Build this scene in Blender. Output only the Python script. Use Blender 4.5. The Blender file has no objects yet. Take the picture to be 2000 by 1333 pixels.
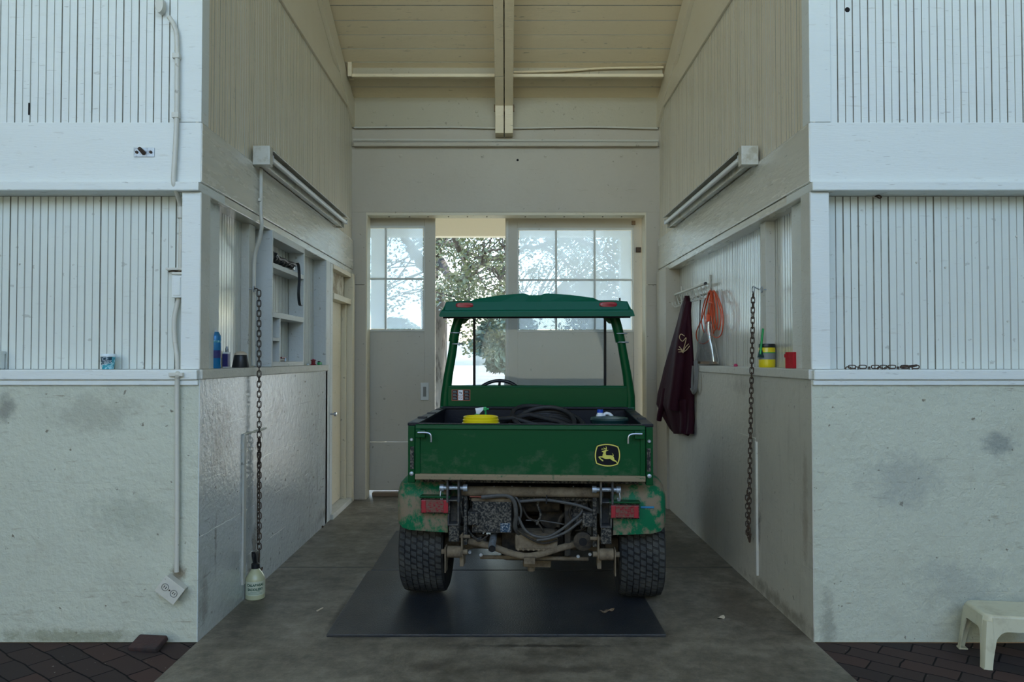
import bpy, bmesh, math, random
from mathutils import Vector, Matrix
random.seed(7)
sc = bpy.context.scene
COL = sc.collection
# ------------------------------------------------------------------ camera
F = 1467.0; VX, HY = 988.0, 700.0; CAMZ = 1.5
PITCH = math.atan((HY - 666.5) / F)
cam_d = bpy.data.cameras.new('camera'); cam = bpy.data.objects.new('camera', cam_d); COL.objects.link(cam)
cam_d.sensor_width = 36.0; cam_d.lens = F / 2000.0 * 36.0
cam_d.shift_x = (1000 - VX) / 2000.0
cam_d.clip_start = 0.05; cam_d.clip_end = 2000
cam.location = (0, 0, CAMZ); cam.rotation_euler = (math.pi / 2 + PITCH, math.radians(0.0), 0)
sc.camera = cam
# ------------------------------------------------------------------ view, sky, sun
sc.view_settings.view_transform = 'Standard'; sc.view_settings.look = 'None'
sc.view_settings.gamma = 1; sc.view_settings.use_curve_mapping = False
sc.view_settings.exposure = 0.72
world = bpy.data.worlds.new('world'); sc.world = world; world.use_nodes = True
wn = world.node_tree.nodes; wl = world.node_tree.links
sky = wn.new('ShaderNodeTexSky'); sky.sky_type = 'NISHITA'; sky.sun_disc = False
sky.sun_elevation = math.radians(48); sky.sun_rotation = math.radians(60)
sky.air_density = 1.25; sky.dust_density = 0.9; sky.ozone_density = 1.6
wn['Background'].inputs['Strength'].default_value = 0.60
wl.new(sky.outputs[0], wn['Background'].inputs['Color'])
sun_d = bpy.data.lights.new('sun', 'SUN'); sun_d.energy = 8.5; sun_d.angle = math.radians(0.6); sun_d.color = (1, .94, .84)
sun = bpy.data.objects.new('sun', sun_d); COL.objects.link(sun)
_sd = Vector((math.cos(math.radians(48)) * math.sin(math.radians(62)), math.cos(math.radians(48)) * math.cos(math.radians(62)), math.sin(math.radians(48))))
sun.rotation_euler = _sd.to_track_quat('Z', 'Y').to_euler(); sun.location = (10, 5, 15)

# ------------------------------------------------------------------ pixel <-> place
def ray(px, py):
    u = (px - VX) / F; v = (666.5 - py) / F
    c, s = math.cos(PITCH), math.sin(PITCH)
    return Vector((u, c - v * s, s + v * c))
def P(px, py, D):          # point at distance D (world y)
    r = ray(px, py); return Vector((0, 0, CAMZ)) + r * (D / r.y)
def PX(px, py, X):         # point on the plane x = X
    r = ray(px, py); return Vector((0, 0, CAMZ)) + r * (X / r.x)
def PF(px, py, z=0.0):
    r = ray(px, py); return Vector((0, 0, CAMZ)) + r * ((z - CAMZ) / r.z)

# ------------------------------------------------------------------ materials
def new_mat(name):
    m = bpy.data.materials.new(name); m.use_nodes = True
    nt = m.node_tree; b = nt.nodes['Principled BSDF']
    return m, nt.nodes, nt.links, b
def mat(name, col, rough=0.5, metal=0.0, bump=0.0, bscale=60, col2=None, cscale=6, cthr=(.5, .62), spec=0.5, coat=0, trans=0, emit=0, aniso=(1, 1, 1)):
    m, n, l, b = new_mat(name)
    b.inputs['Base Color'].default_value = (*col, 1)
    b.inputs['Roughness'].default_value = rough; b.inputs['Metallic'].default_value = metal
    b.inputs['Specular IOR Level'].default_value = spec
    if coat: b.inputs['Coat Weight'].default_value = coat; b.inputs['Coat Roughness'].default_value = .15
    if trans: b.inputs['Transmission Weight'].default_value = trans
    tc = n.new('ShaderNodeTexCoord'); mp = n.new('ShaderNodeMapping'); mp.inputs['Scale'].default_value = aniso
    l.new(tc.outputs['Object'], mp.inputs['Vector'])
    if col2:
        t = n.new('ShaderNodeTexNoise'); t.inputs['Scale'].default_value = cscale; t.inputs['Detail'].default_value = 8; t.inputs['Roughness'].default_value = .65
        r = n.new('ShaderNodeValToRGB'); r.color_ramp.elements[0].position = cthr[0]; r.color_ramp.elements[1].position = cthr[1]
        r.color_ramp.elements[0].color = (*col, 1); r.color_ramp.elements[1].color = (*col2, 1)
        l.new(mp.outputs[0], t.inputs['Vector']); l.new(t.outputs['Fac'], r.inputs[0]); l.new(r.outputs[0], b.inputs['Base Color'])
    if bump:
        t2 = n.new('ShaderNodeTexNoise'); t2.inputs['Scale'].default_value = bscale; t2.inputs['Detail'].default_value = 5
        bp = n.new('ShaderNodeBump'); bp.inputs['Strength'].default_value = bump; bp.inputs['Distance'].default_value = .01
        l.new(mp.outputs[0], t2.inputs['Vector']); l.new(t2.outputs['Fac'], bp.inputs['Height']); l.new(bp.outputs[0], b.inputs['Normal'])
    return m

def stain(n, l, o, nz, cen, rad, scol, sfac, c, mix):
    a = n.new('ShaderNodeVectorMath'); a.operation = 'SUBTRACT'; l.new(o, a.inputs[0]); a.inputs[1].default_value = cen
    d = n.new('ShaderNodeVectorMath'); d.operation = 'DIVIDE'; l.new(a.outputs[0], d.inputs[0]); d.inputs[1].default_value = rad
    ln = n.new('ShaderNodeVectorMath'); ln.operation = 'LENGTH'; l.new(d.outputs[0], ln.inputs[0])
    f = n.new('ShaderNodeMapRange'); f.inputs[1].default_value = 0; f.inputs[2].default_value = 1; f.inputs[3].default_value = .36; f.inputs[4].default_value = -.2; l.new(ln.outputs['Value'], f.inputs[0])
    s_ = n.new('ShaderNodeMath'); s_.operation = 'ADD'; l.new(f.outputs[0], s_.inputs[0]); l.new(nz, s_.inputs[1])
    q = n.new('ShaderNodeMapRange'); q.inputs[1].default_value = .52; q.inputs[2].default_value = .74; q.inputs[4].default_value = sfac; l.new(s_.outputs[0], q.inputs[0])
    return mix(q.outputs[0], c, scol)
def paint(name, col, rough=.45, dirt=(.30, .25, .17), amt=.5, bump=.25, bscale=45, boards=0, streak=0, stretch=(1, 1, 1), scuff=.6, coat=0, coatr=.12, stains=()):
    """old layered oil paint over wood or board-marked concrete: blotches, scuffs, fine chips, brush relief"""
    m, n, l, b = new_mat(name)
    b.inputs['Roughness'].default_value = rough
    b.inputs['Coat Weight'].default_value = coat; b.inputs['Coat Roughness'].default_value = coatr
    tc = n.new('ShaderNodeTexCoord'); o = tc.outputs['Object']
    mp = n.new('ShaderNodeMapping'); mp.inputs['Scale'].default_value = stretch; l.new(o, mp.inputs['Vector']); v = mp.outputs[0]
    def noise(s, d=6, r=.6, vec=None):
        t = n.new('ShaderNodeTexNoise'); t.inputs['Scale'].default_value = s; t.inputs['Detail'].default_value = d; t.inputs['Roughness'].default_value = r
        l.new(vec or v, t.inputs['Vector']); return t.outputs['Fac']
    def ramp(f, a, bb):
        r = n.new('ShaderNodeMapRange'); r.inputs[1].default_value = a; r.inputs[2].default_value = bb; l.new(f, r.inputs[0]); return r.outputs[0]
    def mix(fac, c1, c2):
        x = n.new('ShaderNodeMix'); x.data_type = 'RGBA'
        if isinstance(fac, float): x.inputs[0].default_value = fac
        else: l.new(fac, x.inputs[0])
        for i, c in ((6, c1), (7, c2)):
            if isinstance(c, tuple): x.inputs[i].default_value = (*c, 1)
            else: l.new(c, x.inputs[i])
        return x.outputs[2]
    def mul(a, k):
        x = n.new('ShaderNodeMath'); x.operation = 'MULTIPLY'; l.new(a, x.inputs[0])
        if isinstance(k, (int, float)): x.inputs[1].default_value = k
        else: l.new(k, x.inputs[1])
        return x.outputs[0]
    base = mix(mul(ramp(noise(1.7, 5), .42, .72), .35 * amt), col, tuple(c * .78 for c in col))
    c = mix(mul(ramp(noise(5, 9, .72), .56, .80), amt), base, tuple(a * .45 + d_ * .55 for a, d_ in zip(col, dirt)))
    # fine chips and specks
    c = mix(mul(ramp(noise(24, 3, .5), .685, .72), .85 * scuff), c, tuple(q * .55 for q in dirt))
    mp2 = n.new('ShaderNodeMapping'); mp2.inputs['Scale'].default_value = (3, 3, 22); mp2.inputs['Rotation'].default_value = (.12, .1, .1); l.new(o, mp2.inputs['Vector'])
    c = mix(mul(ramp(noise(2.2, 7, .66, mp2.outputs[0]), .62, .70), .55 * scuff), c, dirt)
    for (cx, cy, cz_), (rx, ry, rz_), scol, sfac in stains:      # dirt patches where hands, chains and boots have marked it
        c = stain(n, l, o, noise(9, 9, .75), (cx, cy, cz_), (rx, ry, rz_), scol, sfac, c, mix)
    h = noise(bscale, 6, .6)
    if streak:
        mp3 = n.new('ShaderNodeMapping'); mp3.inputs['Scale'].default_value = (14, 14, 1.2); l.new(o, mp3.inputs['Vector'])
        c = mix(mul(ramp(noise(1.4, 7, .65, mp3.outputs[0]), .56, .78), streak), c, dirt)
    bp = n.new('ShaderNodeBump'); bp.inputs['Strength'].default_value = bump; bp.inputs['Distance'].default_value = .012
    l.new(h, bp.inputs['Height'])
    if coat:
        bc = n.new('ShaderNodeBump'); bc.inputs['Strength'].default_value = bump * .38; bc.inputs['Distance'].default_value = .012; l.new(h, bc.inputs['Height']); l.new(bc.outputs[0], b.inputs['Coat Normal'])
    c = mix(mul(ramp(noise(2.6, 10, .75), .52, .70), .40 * amt), c, tuple(a * .5 + d_ * .35 for a, d_ in zip(col, dirt)))
    if boards:   # board marks, running horizontally
        sx = n.new('ShaderNodeSeparateXYZ'); l.new(o, sx.inputs[0])
        nz = n.new('ShaderNodeMath'); nz.operation = 'MULTIPLY_ADD'; l.new(noise(1.2, 3), nz.inputs[0]); nz.inputs[1].default_value = .05; l.new(sx.outputs[2], nz.inputs[2])
        dv = n.new('ShaderNodeMath'); dv.operation = 'DIVIDE'; l.new(nz.outputs[0], dv.inputs[0]); dv.inputs[1].default_value = boards
        fr = n.new('ShaderNodeMath'); fr.operation = 'FRACT'; l.new(dv.outputs[0], fr.inputs[0])
        ln = ramp(fr.outputs[0], .982, 1.0)
        gate = mul(ln, ramp(noise(2.3, 4), .42, .6))
        bp2 = n.new('ShaderNodeBump'); bp2.inputs['Strength'].default_value = .5; bp2.inputs['Distance'].default_value = .004; bp2.invert = True; c = mix(mul(gate, .45), c, dirt)
        l.new(gate, bp2.inputs['Height']); l.new(bp.outputs[0], bp2.inputs['Normal']); l.new(bp2.outputs[0], b.inputs['Normal'])
    else:
        l.new(bp.outputs[0], b.inputs['Normal'])
    l.new(c, b.inputs['Base Color'])
    rr = n.new('ShaderNodeMapRange'); rr.inputs[3].default_value = rough * .75; rr.inputs[4].default_value = min(1, rough * 1.5); l.new(noise(4, 5), rr.inputs[0]); l.new(rr.outputs[0], b.inputs['Roughness'])
    return m

WHITE = (.66, .67, .62); CREAM = (.64, .59, .46)
M = {}
M['front_low'] = paint('front_low_paint', (.575, .59, .475), .55, amt=.8, bump=1.0, bscale=22, boards=.29, scuff=1.0, stains=[((-2.66, 4, 1.24), (.12, 9, .15), (.24, .24, .20), .8), ((-1.73, 4, .36), (.08, 9, .12), (.16, .11, .06), .8), ((-2.3, 4, .03), (.8, 9, .08), (.22, .22, .13), .6), ((-2.2, 4, 1.2), (.5, 9, .2), (.34, .34, .27), .5),
    ((2.62, 4, 1.05), (.22, 9, .12), (.24, .26, .24), .7), ((2.1, 4, .85), (.4, 9, .3), (.33, .35, .32), .5), ((1.70, 4, .1), (.08, 9, .3), (.25, .25, .20), .6), ((2.4, 4, .3), (.5, 9, .25), (.34, .36, .33), .5), ((-2.0, 4, .65), (.45, 9, .25), (.36, .38, .30), .5)])
M['front'] = paint('front_sky_tinted_paint', (.76, .785, .745), .5, amt=.15, bump=.2, bscale=30, stretch=(.5, 1, 4), scuff=.4)  # bluer and paler than the lower wall; sky light is tinted into the colour
M['bead'] = paint('beadboard_paint', (.67, .70, .64), .45, amt=.15, bump=.08, scuff=.4)
M['bead_hall'] = paint('hall_beadboard_paint', (.74, .665, .51), .32, amt=.15, bump=.08, scuff=.25)
M['bead_gloss'] = paint('gloss_beadboard_paint', (.68, .68, .61), .20, amt=.15, bump=.16, bscale=12, stretch=(1, 1, .5), scuff=.25, coat=1.0, coatr=.12)
M['hall_low'] = paint('hall_low_paint', (.64, .69, .68), .20, dirt=(.20, .19, .15), amt=.6, bump=.55, bscale=26, boards=.29, streak=.35, scuff=1.0, coat=1.0, coatr=.13, stains=[((0, 4.87, .30), (9, .09, .20), (.02, .018, .015), .95), ((0, 4.30, 1.05), (9, .42, .42), (.20, .20, .17), .75), ((0, 4.24, .45), (9, .04, .35), (.10, .075, .045), .7),
    ((0, 5.3, 1.15), (9, .5, .22), (.24, .24, .20), .5), ((0, 4.66, .6), (9, .035, .6), (.14, .10, .06), .7), ((0, 4.08, .2), (9, .12, .35), (.16, .14, .09), .5), ((0, 6.75, .1), (9, .5, .10), (.12, .10, .07), .5)])
M['hall_low_b'] = paint('hall_low_paint_b', (.56, .535, .45), .42, dirt=(.20, .18, .14), amt=.5, bump=.5, bscale=26, boards=0, streak=.3, stains=[((0, 4.86, .45), (9, .10, .35), (.06, .045, .03), .8), ((0, 4.5, .04), (9, 1.2, .10), (.12, .09, .055), .6), ((0, 4.1, .7), (9, .07, .8), (.26, .20, .13), .5), ((0, 5.2, 1.3), (9, .5, .15), (.25, .23, .18), .5)])
M['band'] = paint('band_paint', (.66, .635, .54), .24, amt=.12, bump=.3, bscale=12, stretch=(1, .35, 2.5), coat=.5, coatr=.2)
M['post'] = paint('post_paint', (.60, .59, .52), .4, amt=.4, bump=.4, bscale=30)
M['backwall'] = paint('back_wall_paint', (.50, .445, .35), .5, amt=.4, bump=.15, bscale=20)
M['ceil'] = paint('ceiling_paint', (.80, .68, .47), .28, amt=.25, bump=.3, bscale=60, stretch=(.3, 1.6, 1.6))
M['ceil_dark'] = paint('dark_ceiling_trim_paint', (.46, .41, .29), .42, amt=.3, bump=.2, bscale=40)  # darker tone of ceiling paint for the purlin and top board
M['trimc'] = paint('cream_trim_paint', (.68, .60, .43), .4, amt=.2, bump=.1)
M['doorp'] = paint('door_paint', (.52, .48, .39), .5, amt=.3, bump=.1, streak=.15)
M['shelf'] = paint('shelf_paint', (.62, .64, .62), .4, amt=.25, bump=.2)
M['conduit'] = paint('conduit_paint', (.62, .60, .52), .35, amt=.3, bump=.1)
M['fixture'] = mat('fixture_enamel', (.62, .60, .52), .3, bump=.05, col2=(.45, .41, .3), cscale=9)
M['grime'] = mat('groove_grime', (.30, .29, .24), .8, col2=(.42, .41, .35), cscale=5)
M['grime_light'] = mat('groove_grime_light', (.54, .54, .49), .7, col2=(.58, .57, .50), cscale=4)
M['tube_glass'] = mat('tube_glass', (.92, .93, .92), .3, spec=.5)
M['steel'] = mat('steel', (.45, .46, .48), .35, .9)
M['zinc'] = mat('zinc', (.42, .46, .50), .45, .6, col2=(.25, .26, .27), cscale=50)
M['rust'] = mat('rusty_iron', (.085, .055, .038), .75, .3, bump=.4, bscale=200, col2=(.035, .026, .02), cscale=60)
M['black'] = mat('black_plastic', (.012, .013, .016), .38, bump=.1, bscale=80)
M['liner'] = mat('bed_liner', (.008, .009, .014), .42, spec=.25, bump=.15, bscale=50)
M['rubber'] = mat('black_rubber', (.02, .02, .021), .6, bump=.2)
M['hole'] = mat('dark_hole', (.006, .005, .005), .9)
# green painted steel with dust
def dusty(name, base, dust, lo, hi, scale, rough=.42, zgrad=None, aniso=(1, 1, 1)):
    m, n, l, b = new_mat(name); b.inputs['Specular IOR Level'].default_value = .16
    b.inputs['Roughness'].default_value = rough
    tc = n.new('ShaderNodeTexCoord'); mp = n.new('ShaderNodeMapping'); mp.inputs['Scale'].default_value = aniso; l.new(tc.outputs['Object'], mp.inputs[0])
    t = n.new('ShaderNodeTexNoise'); t.inputs['Scale'].default_value = scale; t.inputs['Detail'].default_value = 12; t.inputs['Roughness'].default_value = .72; l.new(mp.outputs[0], t.inputs['Vector'])
    f = t.outputs['Fac']
    if zgrad:   # dried mud thrown up by the wheels, thick near z0 and thin at z1
        s = n.new('ShaderNodeSeparateXYZ'); l.new(tc.outputs['Object'], s.inputs[0])
        g = n.new('ShaderNodeMapRange'); g.inputs[1].default_value = zgrad[0]; g.inputs[2].default_value = zgrad[1]; g.inputs[3].default_value = zgrad[2]; g.inputs[4].default_value = 0; l.new(s.outputs[zgrad[3] if len(zgrad) > 3 else 2], g.inputs[0])
        a = n.new('ShaderNodeMath'); a.operation = 'ADD'; l.new(f, a.inputs[0]); l.new(g.outputs[0], a.inputs[1]); f = a.outputs[0]
    r = n.new('ShaderNodeMapRange'); r.inputs[1].default_value = lo; r.inputs[2].default_value = hi; l.new(f, r.inputs[0])
    x = n.new('ShaderNodeMix'); x.data_type = 'RGBA'; l.new(r.outputs[0], x.inputs[0]); x.inputs[6].default_value = (*base, 1); x.inputs[7].default_value = (*dust, 1)
    l.new(x.outputs[2], b.inputs['Base Color'])
    rr = n.new('ShaderNodeMapRange'); rr.inputs[3].default_value = rough; rr.inputs[4].default_value = .85; l.new(r.outputs[0], rr.inputs[0]); l.new(rr.outputs[0], b.inputs['Roughness'])
    return m
GREEN = (.0004, .060, .016)
MUD = (.21, .165, .11)
M['green'] = dusty('green_paint', GREEN, (.05, .12, .07), .60, .95, 5, .3)
M['green_gate'] = dusty('tailgate_green', GREEN, (.10, .13, .08), .60, .98, 7, .45, zgrad=(.80, 1.0, .20), aniso=(1, 1, 1.3))
M['green_roof'] = dusty('roof_green_plastic', (.001, .088, .048), (.03, .11, .08), .60, .95, 5, .35)
M['fender'] = dusty('muddy_fender', (.006, .13, .055), MUD, .46, .55, 9, .45, aniso=(1, 1, .7))
M['mud'] = dusty('mud_caked_steel', (.10, .075, .05), MUD, .35, .6, 12, .85)
M['mudblack'] = dusty('mud_spattered_black', (.016, .017, .018), (.15, .135, .11), .47, .58, 70, .5)
M['tubeend'] = dusty('scratched_black_steel', (.05, .052, .055), (.16, .14, .11), .45, .7, 25, .5)
M['mudlabel'] = dusty('scratched_label', (.02, .05, .09), (.40, .42, .42), .50, .56, 90, .5)
M['mudstrip'] = dusty('mud_strip', (.03, .10, .045), (.24, .19, .12), .34, .45, 30, .8)
M['greasy'] = dusty('greasy_engine', (.02, .018, .016), (.085, .066, .045), .4, .7, 18, .6)
M['tyre'] = dusty('dusty_tyre_rubber', (.018, .018, .019), (.07, .066, .055), .42, .75, 9, .75)
M['tread'] = dusty('dusty_tread', (.034, .036, .037), (.09, .087, .075), .40, .75, 9, .75)
M['rim'] = dusty('muddy_rim', (.20, .14, .05), MUD, .3, .5, 10, .7)
M['cable'] = mat('grey_cable', (.07, .066, .058), .6, col2=(.05, .045, .04), cscale=30)
M['redlens'] = mat('red_lens', (.30, .006, .02), .3, coat=.2, col2=(.22, .02, .02), cscale=60)
M['redmud'] = dusty('dusty_red_lens', (.24, .01, .02), (.17, .10, .075), .40, .55, 70, .4)
M['yellow'] = mat('yellow_plastic', (.78, .62, .01), .3, coat=.2)
M['logoy'] = mat('emblem_yellow', (.62, .56, .10), .45)
M['logok'] = mat('emblem_black', (.004, .005, .010), .4, spec=.15)
M['gplastic'] = mat('green_plastic', (.01, .32, .08), .4)
M['white'] = mat('white_plastic', (.72, .74, .76), .4)
M['bluecap'] = mat('blue_cap', (.01, .06, .42), .35)
M['darkgreen'] = mat('dark_green_plastic', (.008, .035, .035), .3)
M['orange'] = mat('orange_cord', (.72, .10, .03), .5)
M['maroon'] = mat('maroon_nylon', (.034, .006, .012), .65, bump=.35, bscale=14, spec=.15)
M['gold'] = mat('gold_thread', (.55, .40, .22), .6)
M['rope'] = mat('grey_rope', (.22, .215, .20), .9, bump=.6, bscale=150)
M['bluecan'] = mat('blue_can', (.01, .20, .46), .25, .2, coat=.3)
M['cobalt'] = mat('navy_label', (.03, .03, .16), .4)
M['tanlid'] = mat('tan_foam', (.62, .52, .38), .7, bump=.3)
M['red'] = mat('red_cloth', (.48, .008, .018), .75, bump=.3, bscale=120)
M['pink'] = mat('pink_plastic', (.45, .02, .10), .35)
M['greylabel'] = mat('grey_label', (.22, .24, .25), .5)
M['stool'] = mat('ivory_plastic', (.62, .60, .44), .38, bump=.08, bscale=40, col2=(.50, .47, .33), cscale=7)
M['redtoy'] = mat('dark_red_plastic', (.20, .01, .02), .3)
M['cardboard'] = mat('aged_board', (.33, .27, .18), .8, bump=.3, col2=(.60, .56, .45), cscale=7, cthr=(.45, .6))
M['teal'] = mat('cup_print_teal', (.02, .28, .36), .35, col2=(.35, .65, .72), cscale=60, cthr=(.48, .58))
M['cupwhite'] = mat('cup_white', (.72, .82, .86), .35)
M['navy'] = mat('cup_navy', (.01, .05, .08), .4)
M['brickone'] = mat('paver_clay', (.06, .032, .028), .85, bump=.4, bscale=60, col2=(.035, .026, .025), cscale=9)
M['leaf'] = mat('oak_leaf', (.115, .145, .07), .4, col2=(.23, .25, .16), cscale=1.2, cthr=(.4, .6), spec=.4)
M['bark'] = mat('oak_bark', (.12, .108, .095), .9, bump=1.0, bscale=9, col2=(.05, .042, .036), cscale=8, aniso=(1, 1, .22))
M['farleaf'] = mat('far_tree_leaf', (.10, .15, .10), .7)
M['hill'] = mat('hill_scrub', (.15, .17, .15), .9, col2=(.09, .115, .10), cscale=.06, cthr=(.45, .6))
M['porch'] = mat('porch_paint', (.80, .75, .62), .6, bump=.1)
M['roofing'] = mat('roofing', (.20, .19, .17), .9)
M['vent'] = mat('vent_grille', (.22, .22, .2), .6)
M['wood'] = mat('worn_wood', (.22, .15, .09), .8, bump=.3)

def mat_concrete():
    m, n, l, b = new_mat('concrete_floor'); b.inputs['Roughness'].default_value = .5
    tc = n.new('ShaderNodeTexCoord')
    def noise(s, d=8, r=.65):
        t = n.new('ShaderNodeTexNoise'); t.inputs['Scale'].default_value = s; t.inputs['Detail'].default_value = d; t.inputs['Roughness'].default_value = r; l.new(tc.outputs['Object'], t.inputs['Vector']); return t.outputs['Fac']
    r = n.new('ShaderNodeValToRGB'); e = r.color_ramp.elements; e[0].position = .34; e[1].position = .72
    e[0].color = (.10, .085, .060, 1); e[1].color = (.34, .30, .23, 1); l.new(noise(3.2, 12, .78), r.inputs[0])
    x = n.new('ShaderNodeMix'); x.data_type = 'RGBA'; x.blend_type = 'MULTIPLY'; x.inputs[0].default_value = .5
    r2 = n.new('ShaderNodeValToRGB'); r2.color_ramp.elements[0].position = .38; r2.color_ramp.elements[1].position = .6; r2.color_ramp.elements[0].color = (.35, .33, .3, 1); l.new(noise(11), r2.inputs[0])
    l.new(r.outputs[0], x.inputs[6]); l.new(r2.outputs[0], x.inputs[7])
    sx = n.new('ShaderNodeSeparateXYZ'); l.new(tc.outputs['Object'], sx.inputs[0])
    a = n.new('ShaderNodeMath'); a.operation = 'SUBTRACT'; a.inputs[1].default_value = 5.42; l.new(sx.outputs[1], a.inputs[0])   # saw-cut joint
    ab = n.new('ShaderNodeMath'); ab.operation = 'ABSOLUTE'; l.new(a.outputs[0], ab.inputs[0])
    lt = n.new('ShaderNodeMath'); lt.operation = 'LESS_THAN'; lt.inputs[1].default_value = .008; l.new(ab.outputs[0], lt.inputs[0])
    y = n.new('ShaderNodeMix'); y.data_type = 'RGBA'; l.new(lt.outputs[0], y.inputs[0]); l.new(x.outputs[2], y.inputs[6]); y.inputs[7].default_value = (.03, .026, .02, 1)
    def mixc(f, c1, c2):
        x_ = n.new('ShaderNodeMix'); x_.data_type = 'RGBA'; l.new(f, x_.inputs[0]); l.new(c1, x_.inputs[6]); x_.inputs[7].default_value = (*c2, 1); return x_.outputs[2]
    c_ = y.outputs[2]
    for cen, rad, scol, fac in (((.15, 3.95, 0), (.75, .045, 9), (.03, .025, .018), .8), ((-.98, 4.4, 0), (.05, .6, 9), (.04, .033, .024), .7), ((.2, 3.66, 0), (.7, .10, 9), (.055, .045, .033), .6), ((1.4, 4.6, 0), (.28, .9, 9), (.07, .05, .03), .6),
                                ((-1.5, 4.6, 0), (.16, .9, 9), (.06, .05, .035), .6), ((1.3, 5.8, 0), (.4, 1.4, 9), (.06, .05, .036), .6), ((-.4, 3.7, 0), (.2, .12, 9), (.07, .055, .04), .6)):
        c_ = stain(n, l, tc.outputs['Object'], noise(9, 9, .75), cen, rad, scol, fac, c_, mixc)
    l.new(c_, b.inputs['Base Color'])
    bp = n.new('ShaderNodeBump'); bp.inputs['Strength'].default_value = .35; bp.inputs['Distance'].default_value = .01; l.new(noise(45, 4), bp.inputs['Height']); l.new(bp.outputs[0], b.inputs['Normal'])
    return m
M['concrete'] = mat_concrete()
def mat_pavers():
    m, n, l, b = new_mat('brick_pavers'); b.inputs['Roughness'].default_value = .85; b.inputs['Specular IOR Level'].default_value = .2
    tc = n.new('ShaderNodeTexCoord'); mp = n.new('ShaderNodeMapping'); mp.inputs['Rotation'].default_value = (0, 0, math.radians(38)); l.new(tc.outputs['Object'], mp.inputs[0])
    br = n.new('ShaderNodeTexBrick'); br.inputs['Scale'].default_value = 1; br.inputs['Brick Width'].default_value = .24; br.inputs['Row Height'].default_value = .12
    br.inputs['Mortar Size'].default_value = .004; br.inputs['Mortar Smooth'].default_value = .3; br.inputs['Bias'].default_value = .1
    br.inputs['Color1'].default_value = (.085, .050, .042, 1); br.inputs['Color2'].default_value = (.045, .036, .034, 1); br.inputs['Mortar'].default_value = (.006, .005, .005, 1)
    nz = n.new('ShaderNodeTexNoise'); nz.inputs['Scale'].default_value = 5; l.new(mp.outputs[0], nz.inputs['Vector'])
    vm = n.new('ShaderNodeMix'); vm.data_type = 'VECTOR'; vm.inputs[0].default_value = .035; l.new(mp.outputs[0], vm.inputs[4]); l.new(nz.outputs['Color'], vm.inputs[5]); l.new(vm.outputs[1], br.inputs['Vector'])
    t = n.new('ShaderNodeTexNoise'); t.inputs['Scale'].default_value = 55; t.inputs['Detail'].default_value = 2; l.new(tc.outputs['Object'], t.inputs['Vector'])
    r = n.new('ShaderNodeMapRange'); r.inputs[1].default_value = .745; r.inputs[2].default_value = .77; l.new(t.outputs['Fac'], r.inputs[0])
    x = n.new('ShaderNodeMix'); x.data_type = 'RGBA'; l.new(r.outputs[0], x.inputs[0]); l.new(br.outputs['Color'], x.inputs[6]); x.inputs[7].default_value = (.30, .28, .24, 1)
    l.new(x.outputs[2], b.inputs['Base Color'])
    bp = n.new('ShaderNodeBump'); bp.inputs['Strength'].default_value = .9; bp.inputs['Distance'].default_value = .01; bp.invert = True; l.new(br.outputs['Fac'], bp.inputs['Height']); l.new(bp.outputs[0], b.inputs['Normal'])
    return m
M['pavers'] = mat_pavers()
M['mat'] = mat('stall_mat_rubber', (.020, .023, .028), .36, bump=.35, bscale=120, col2=(.055, .052, .048), cscale=3, cthr=(.45, .75))
M['grass'] = mat('dry_lawn', (.26, .25, .215), .9, bump=.4, bscale=6, col2=(.19, .195, .15), cscale=.25, cthr=(.45, .6))
M['lawn'] = mat('green_lawn', (.12, .22, .04), .9, bump=.5, bscale=20)
def mat_wireglass():
    m, n, l, b = new_mat('wired_glass'); out = n['Material Output']; n.remove(b)
    tr = n.new('ShaderNodeBsdfTransparent'); tr.inputs[0].default_value = (.76, .86, .95, 1)
    tl = n.new('ShaderNodeBsdfTranslucent'); tl.inputs[0].default_value = (.86, .93, 1.0, 1)
    gl = n.new('ShaderNodeBsdfGlossy'); gl.inputs['Roughness'].default_value = .1
    df = n.new('ShaderNodeBsdfDiffuse'); df.inputs[0].default_value = (.25, .27, .28, 1)
    tc = n.new('ShaderNodeTexCoord'); sx = n.new('ShaderNodeSeparateXYZ'); l.new(tc.outputs['Object'], sx.inputs[0])
    facs = []
    for sgn in (1, -1):
        a = n.new('ShaderNodeMath'); a.operation = 'MULTIPLY_ADD'; l.new(sx.outputs[2], a.inputs[0]); a.inputs[1].default_value = sgn; l.new(sx.outputs[0], a.inputs[2])
        d = n.new('ShaderNodeMath'); d.operation = 'DIVIDE'; l.new(a.outputs[0], d.inputs[0]); d.inputs[1].default_value = .026
        f = n.new('ShaderNodeMath'); f.operation = 'FRACT'; l.new(d.outputs[0], f.inputs[0])
        c = n.new('ShaderNodeMath'); c.operation = 'LESS_THAN'; l.new(f.outputs[0], c.inputs[0]); c.inputs[1].default_value = .055
        facs.append(c.outputs[0])
    mx = n.new('ShaderNodeMath'); mx.operation = 'MAXIMUM'; l.new(facs[0], mx.inputs[0]); l.new(facs[1], mx.inputs[1])
    m1 = n.new('ShaderNodeMixShader'); m1.inputs[0].default_value = .40; l.new(tr.outputs[0], m1.inputs[1]); l.new(tl.outputs[0], m1.inputs[2])
    m2 = n.new('ShaderNodeMixShader'); m2.inputs[0].default_value = .05; l.new(m1.outputs[0], m2.inputs[1]); l.new(gl.outputs[0], m2.inputs[2])
    m3 = n.new('ShaderNodeMixShader'); l.new(mx.outputs[0], m3.inputs[0]); l.new(m2.outputs[0], m3.inputs[1]); l.new(df.outputs[0], m3.inputs[2])
    l.new(m3.outputs[0], out.inputs[0]); return m
M['wireglass'] = mat_wireglass()
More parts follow.
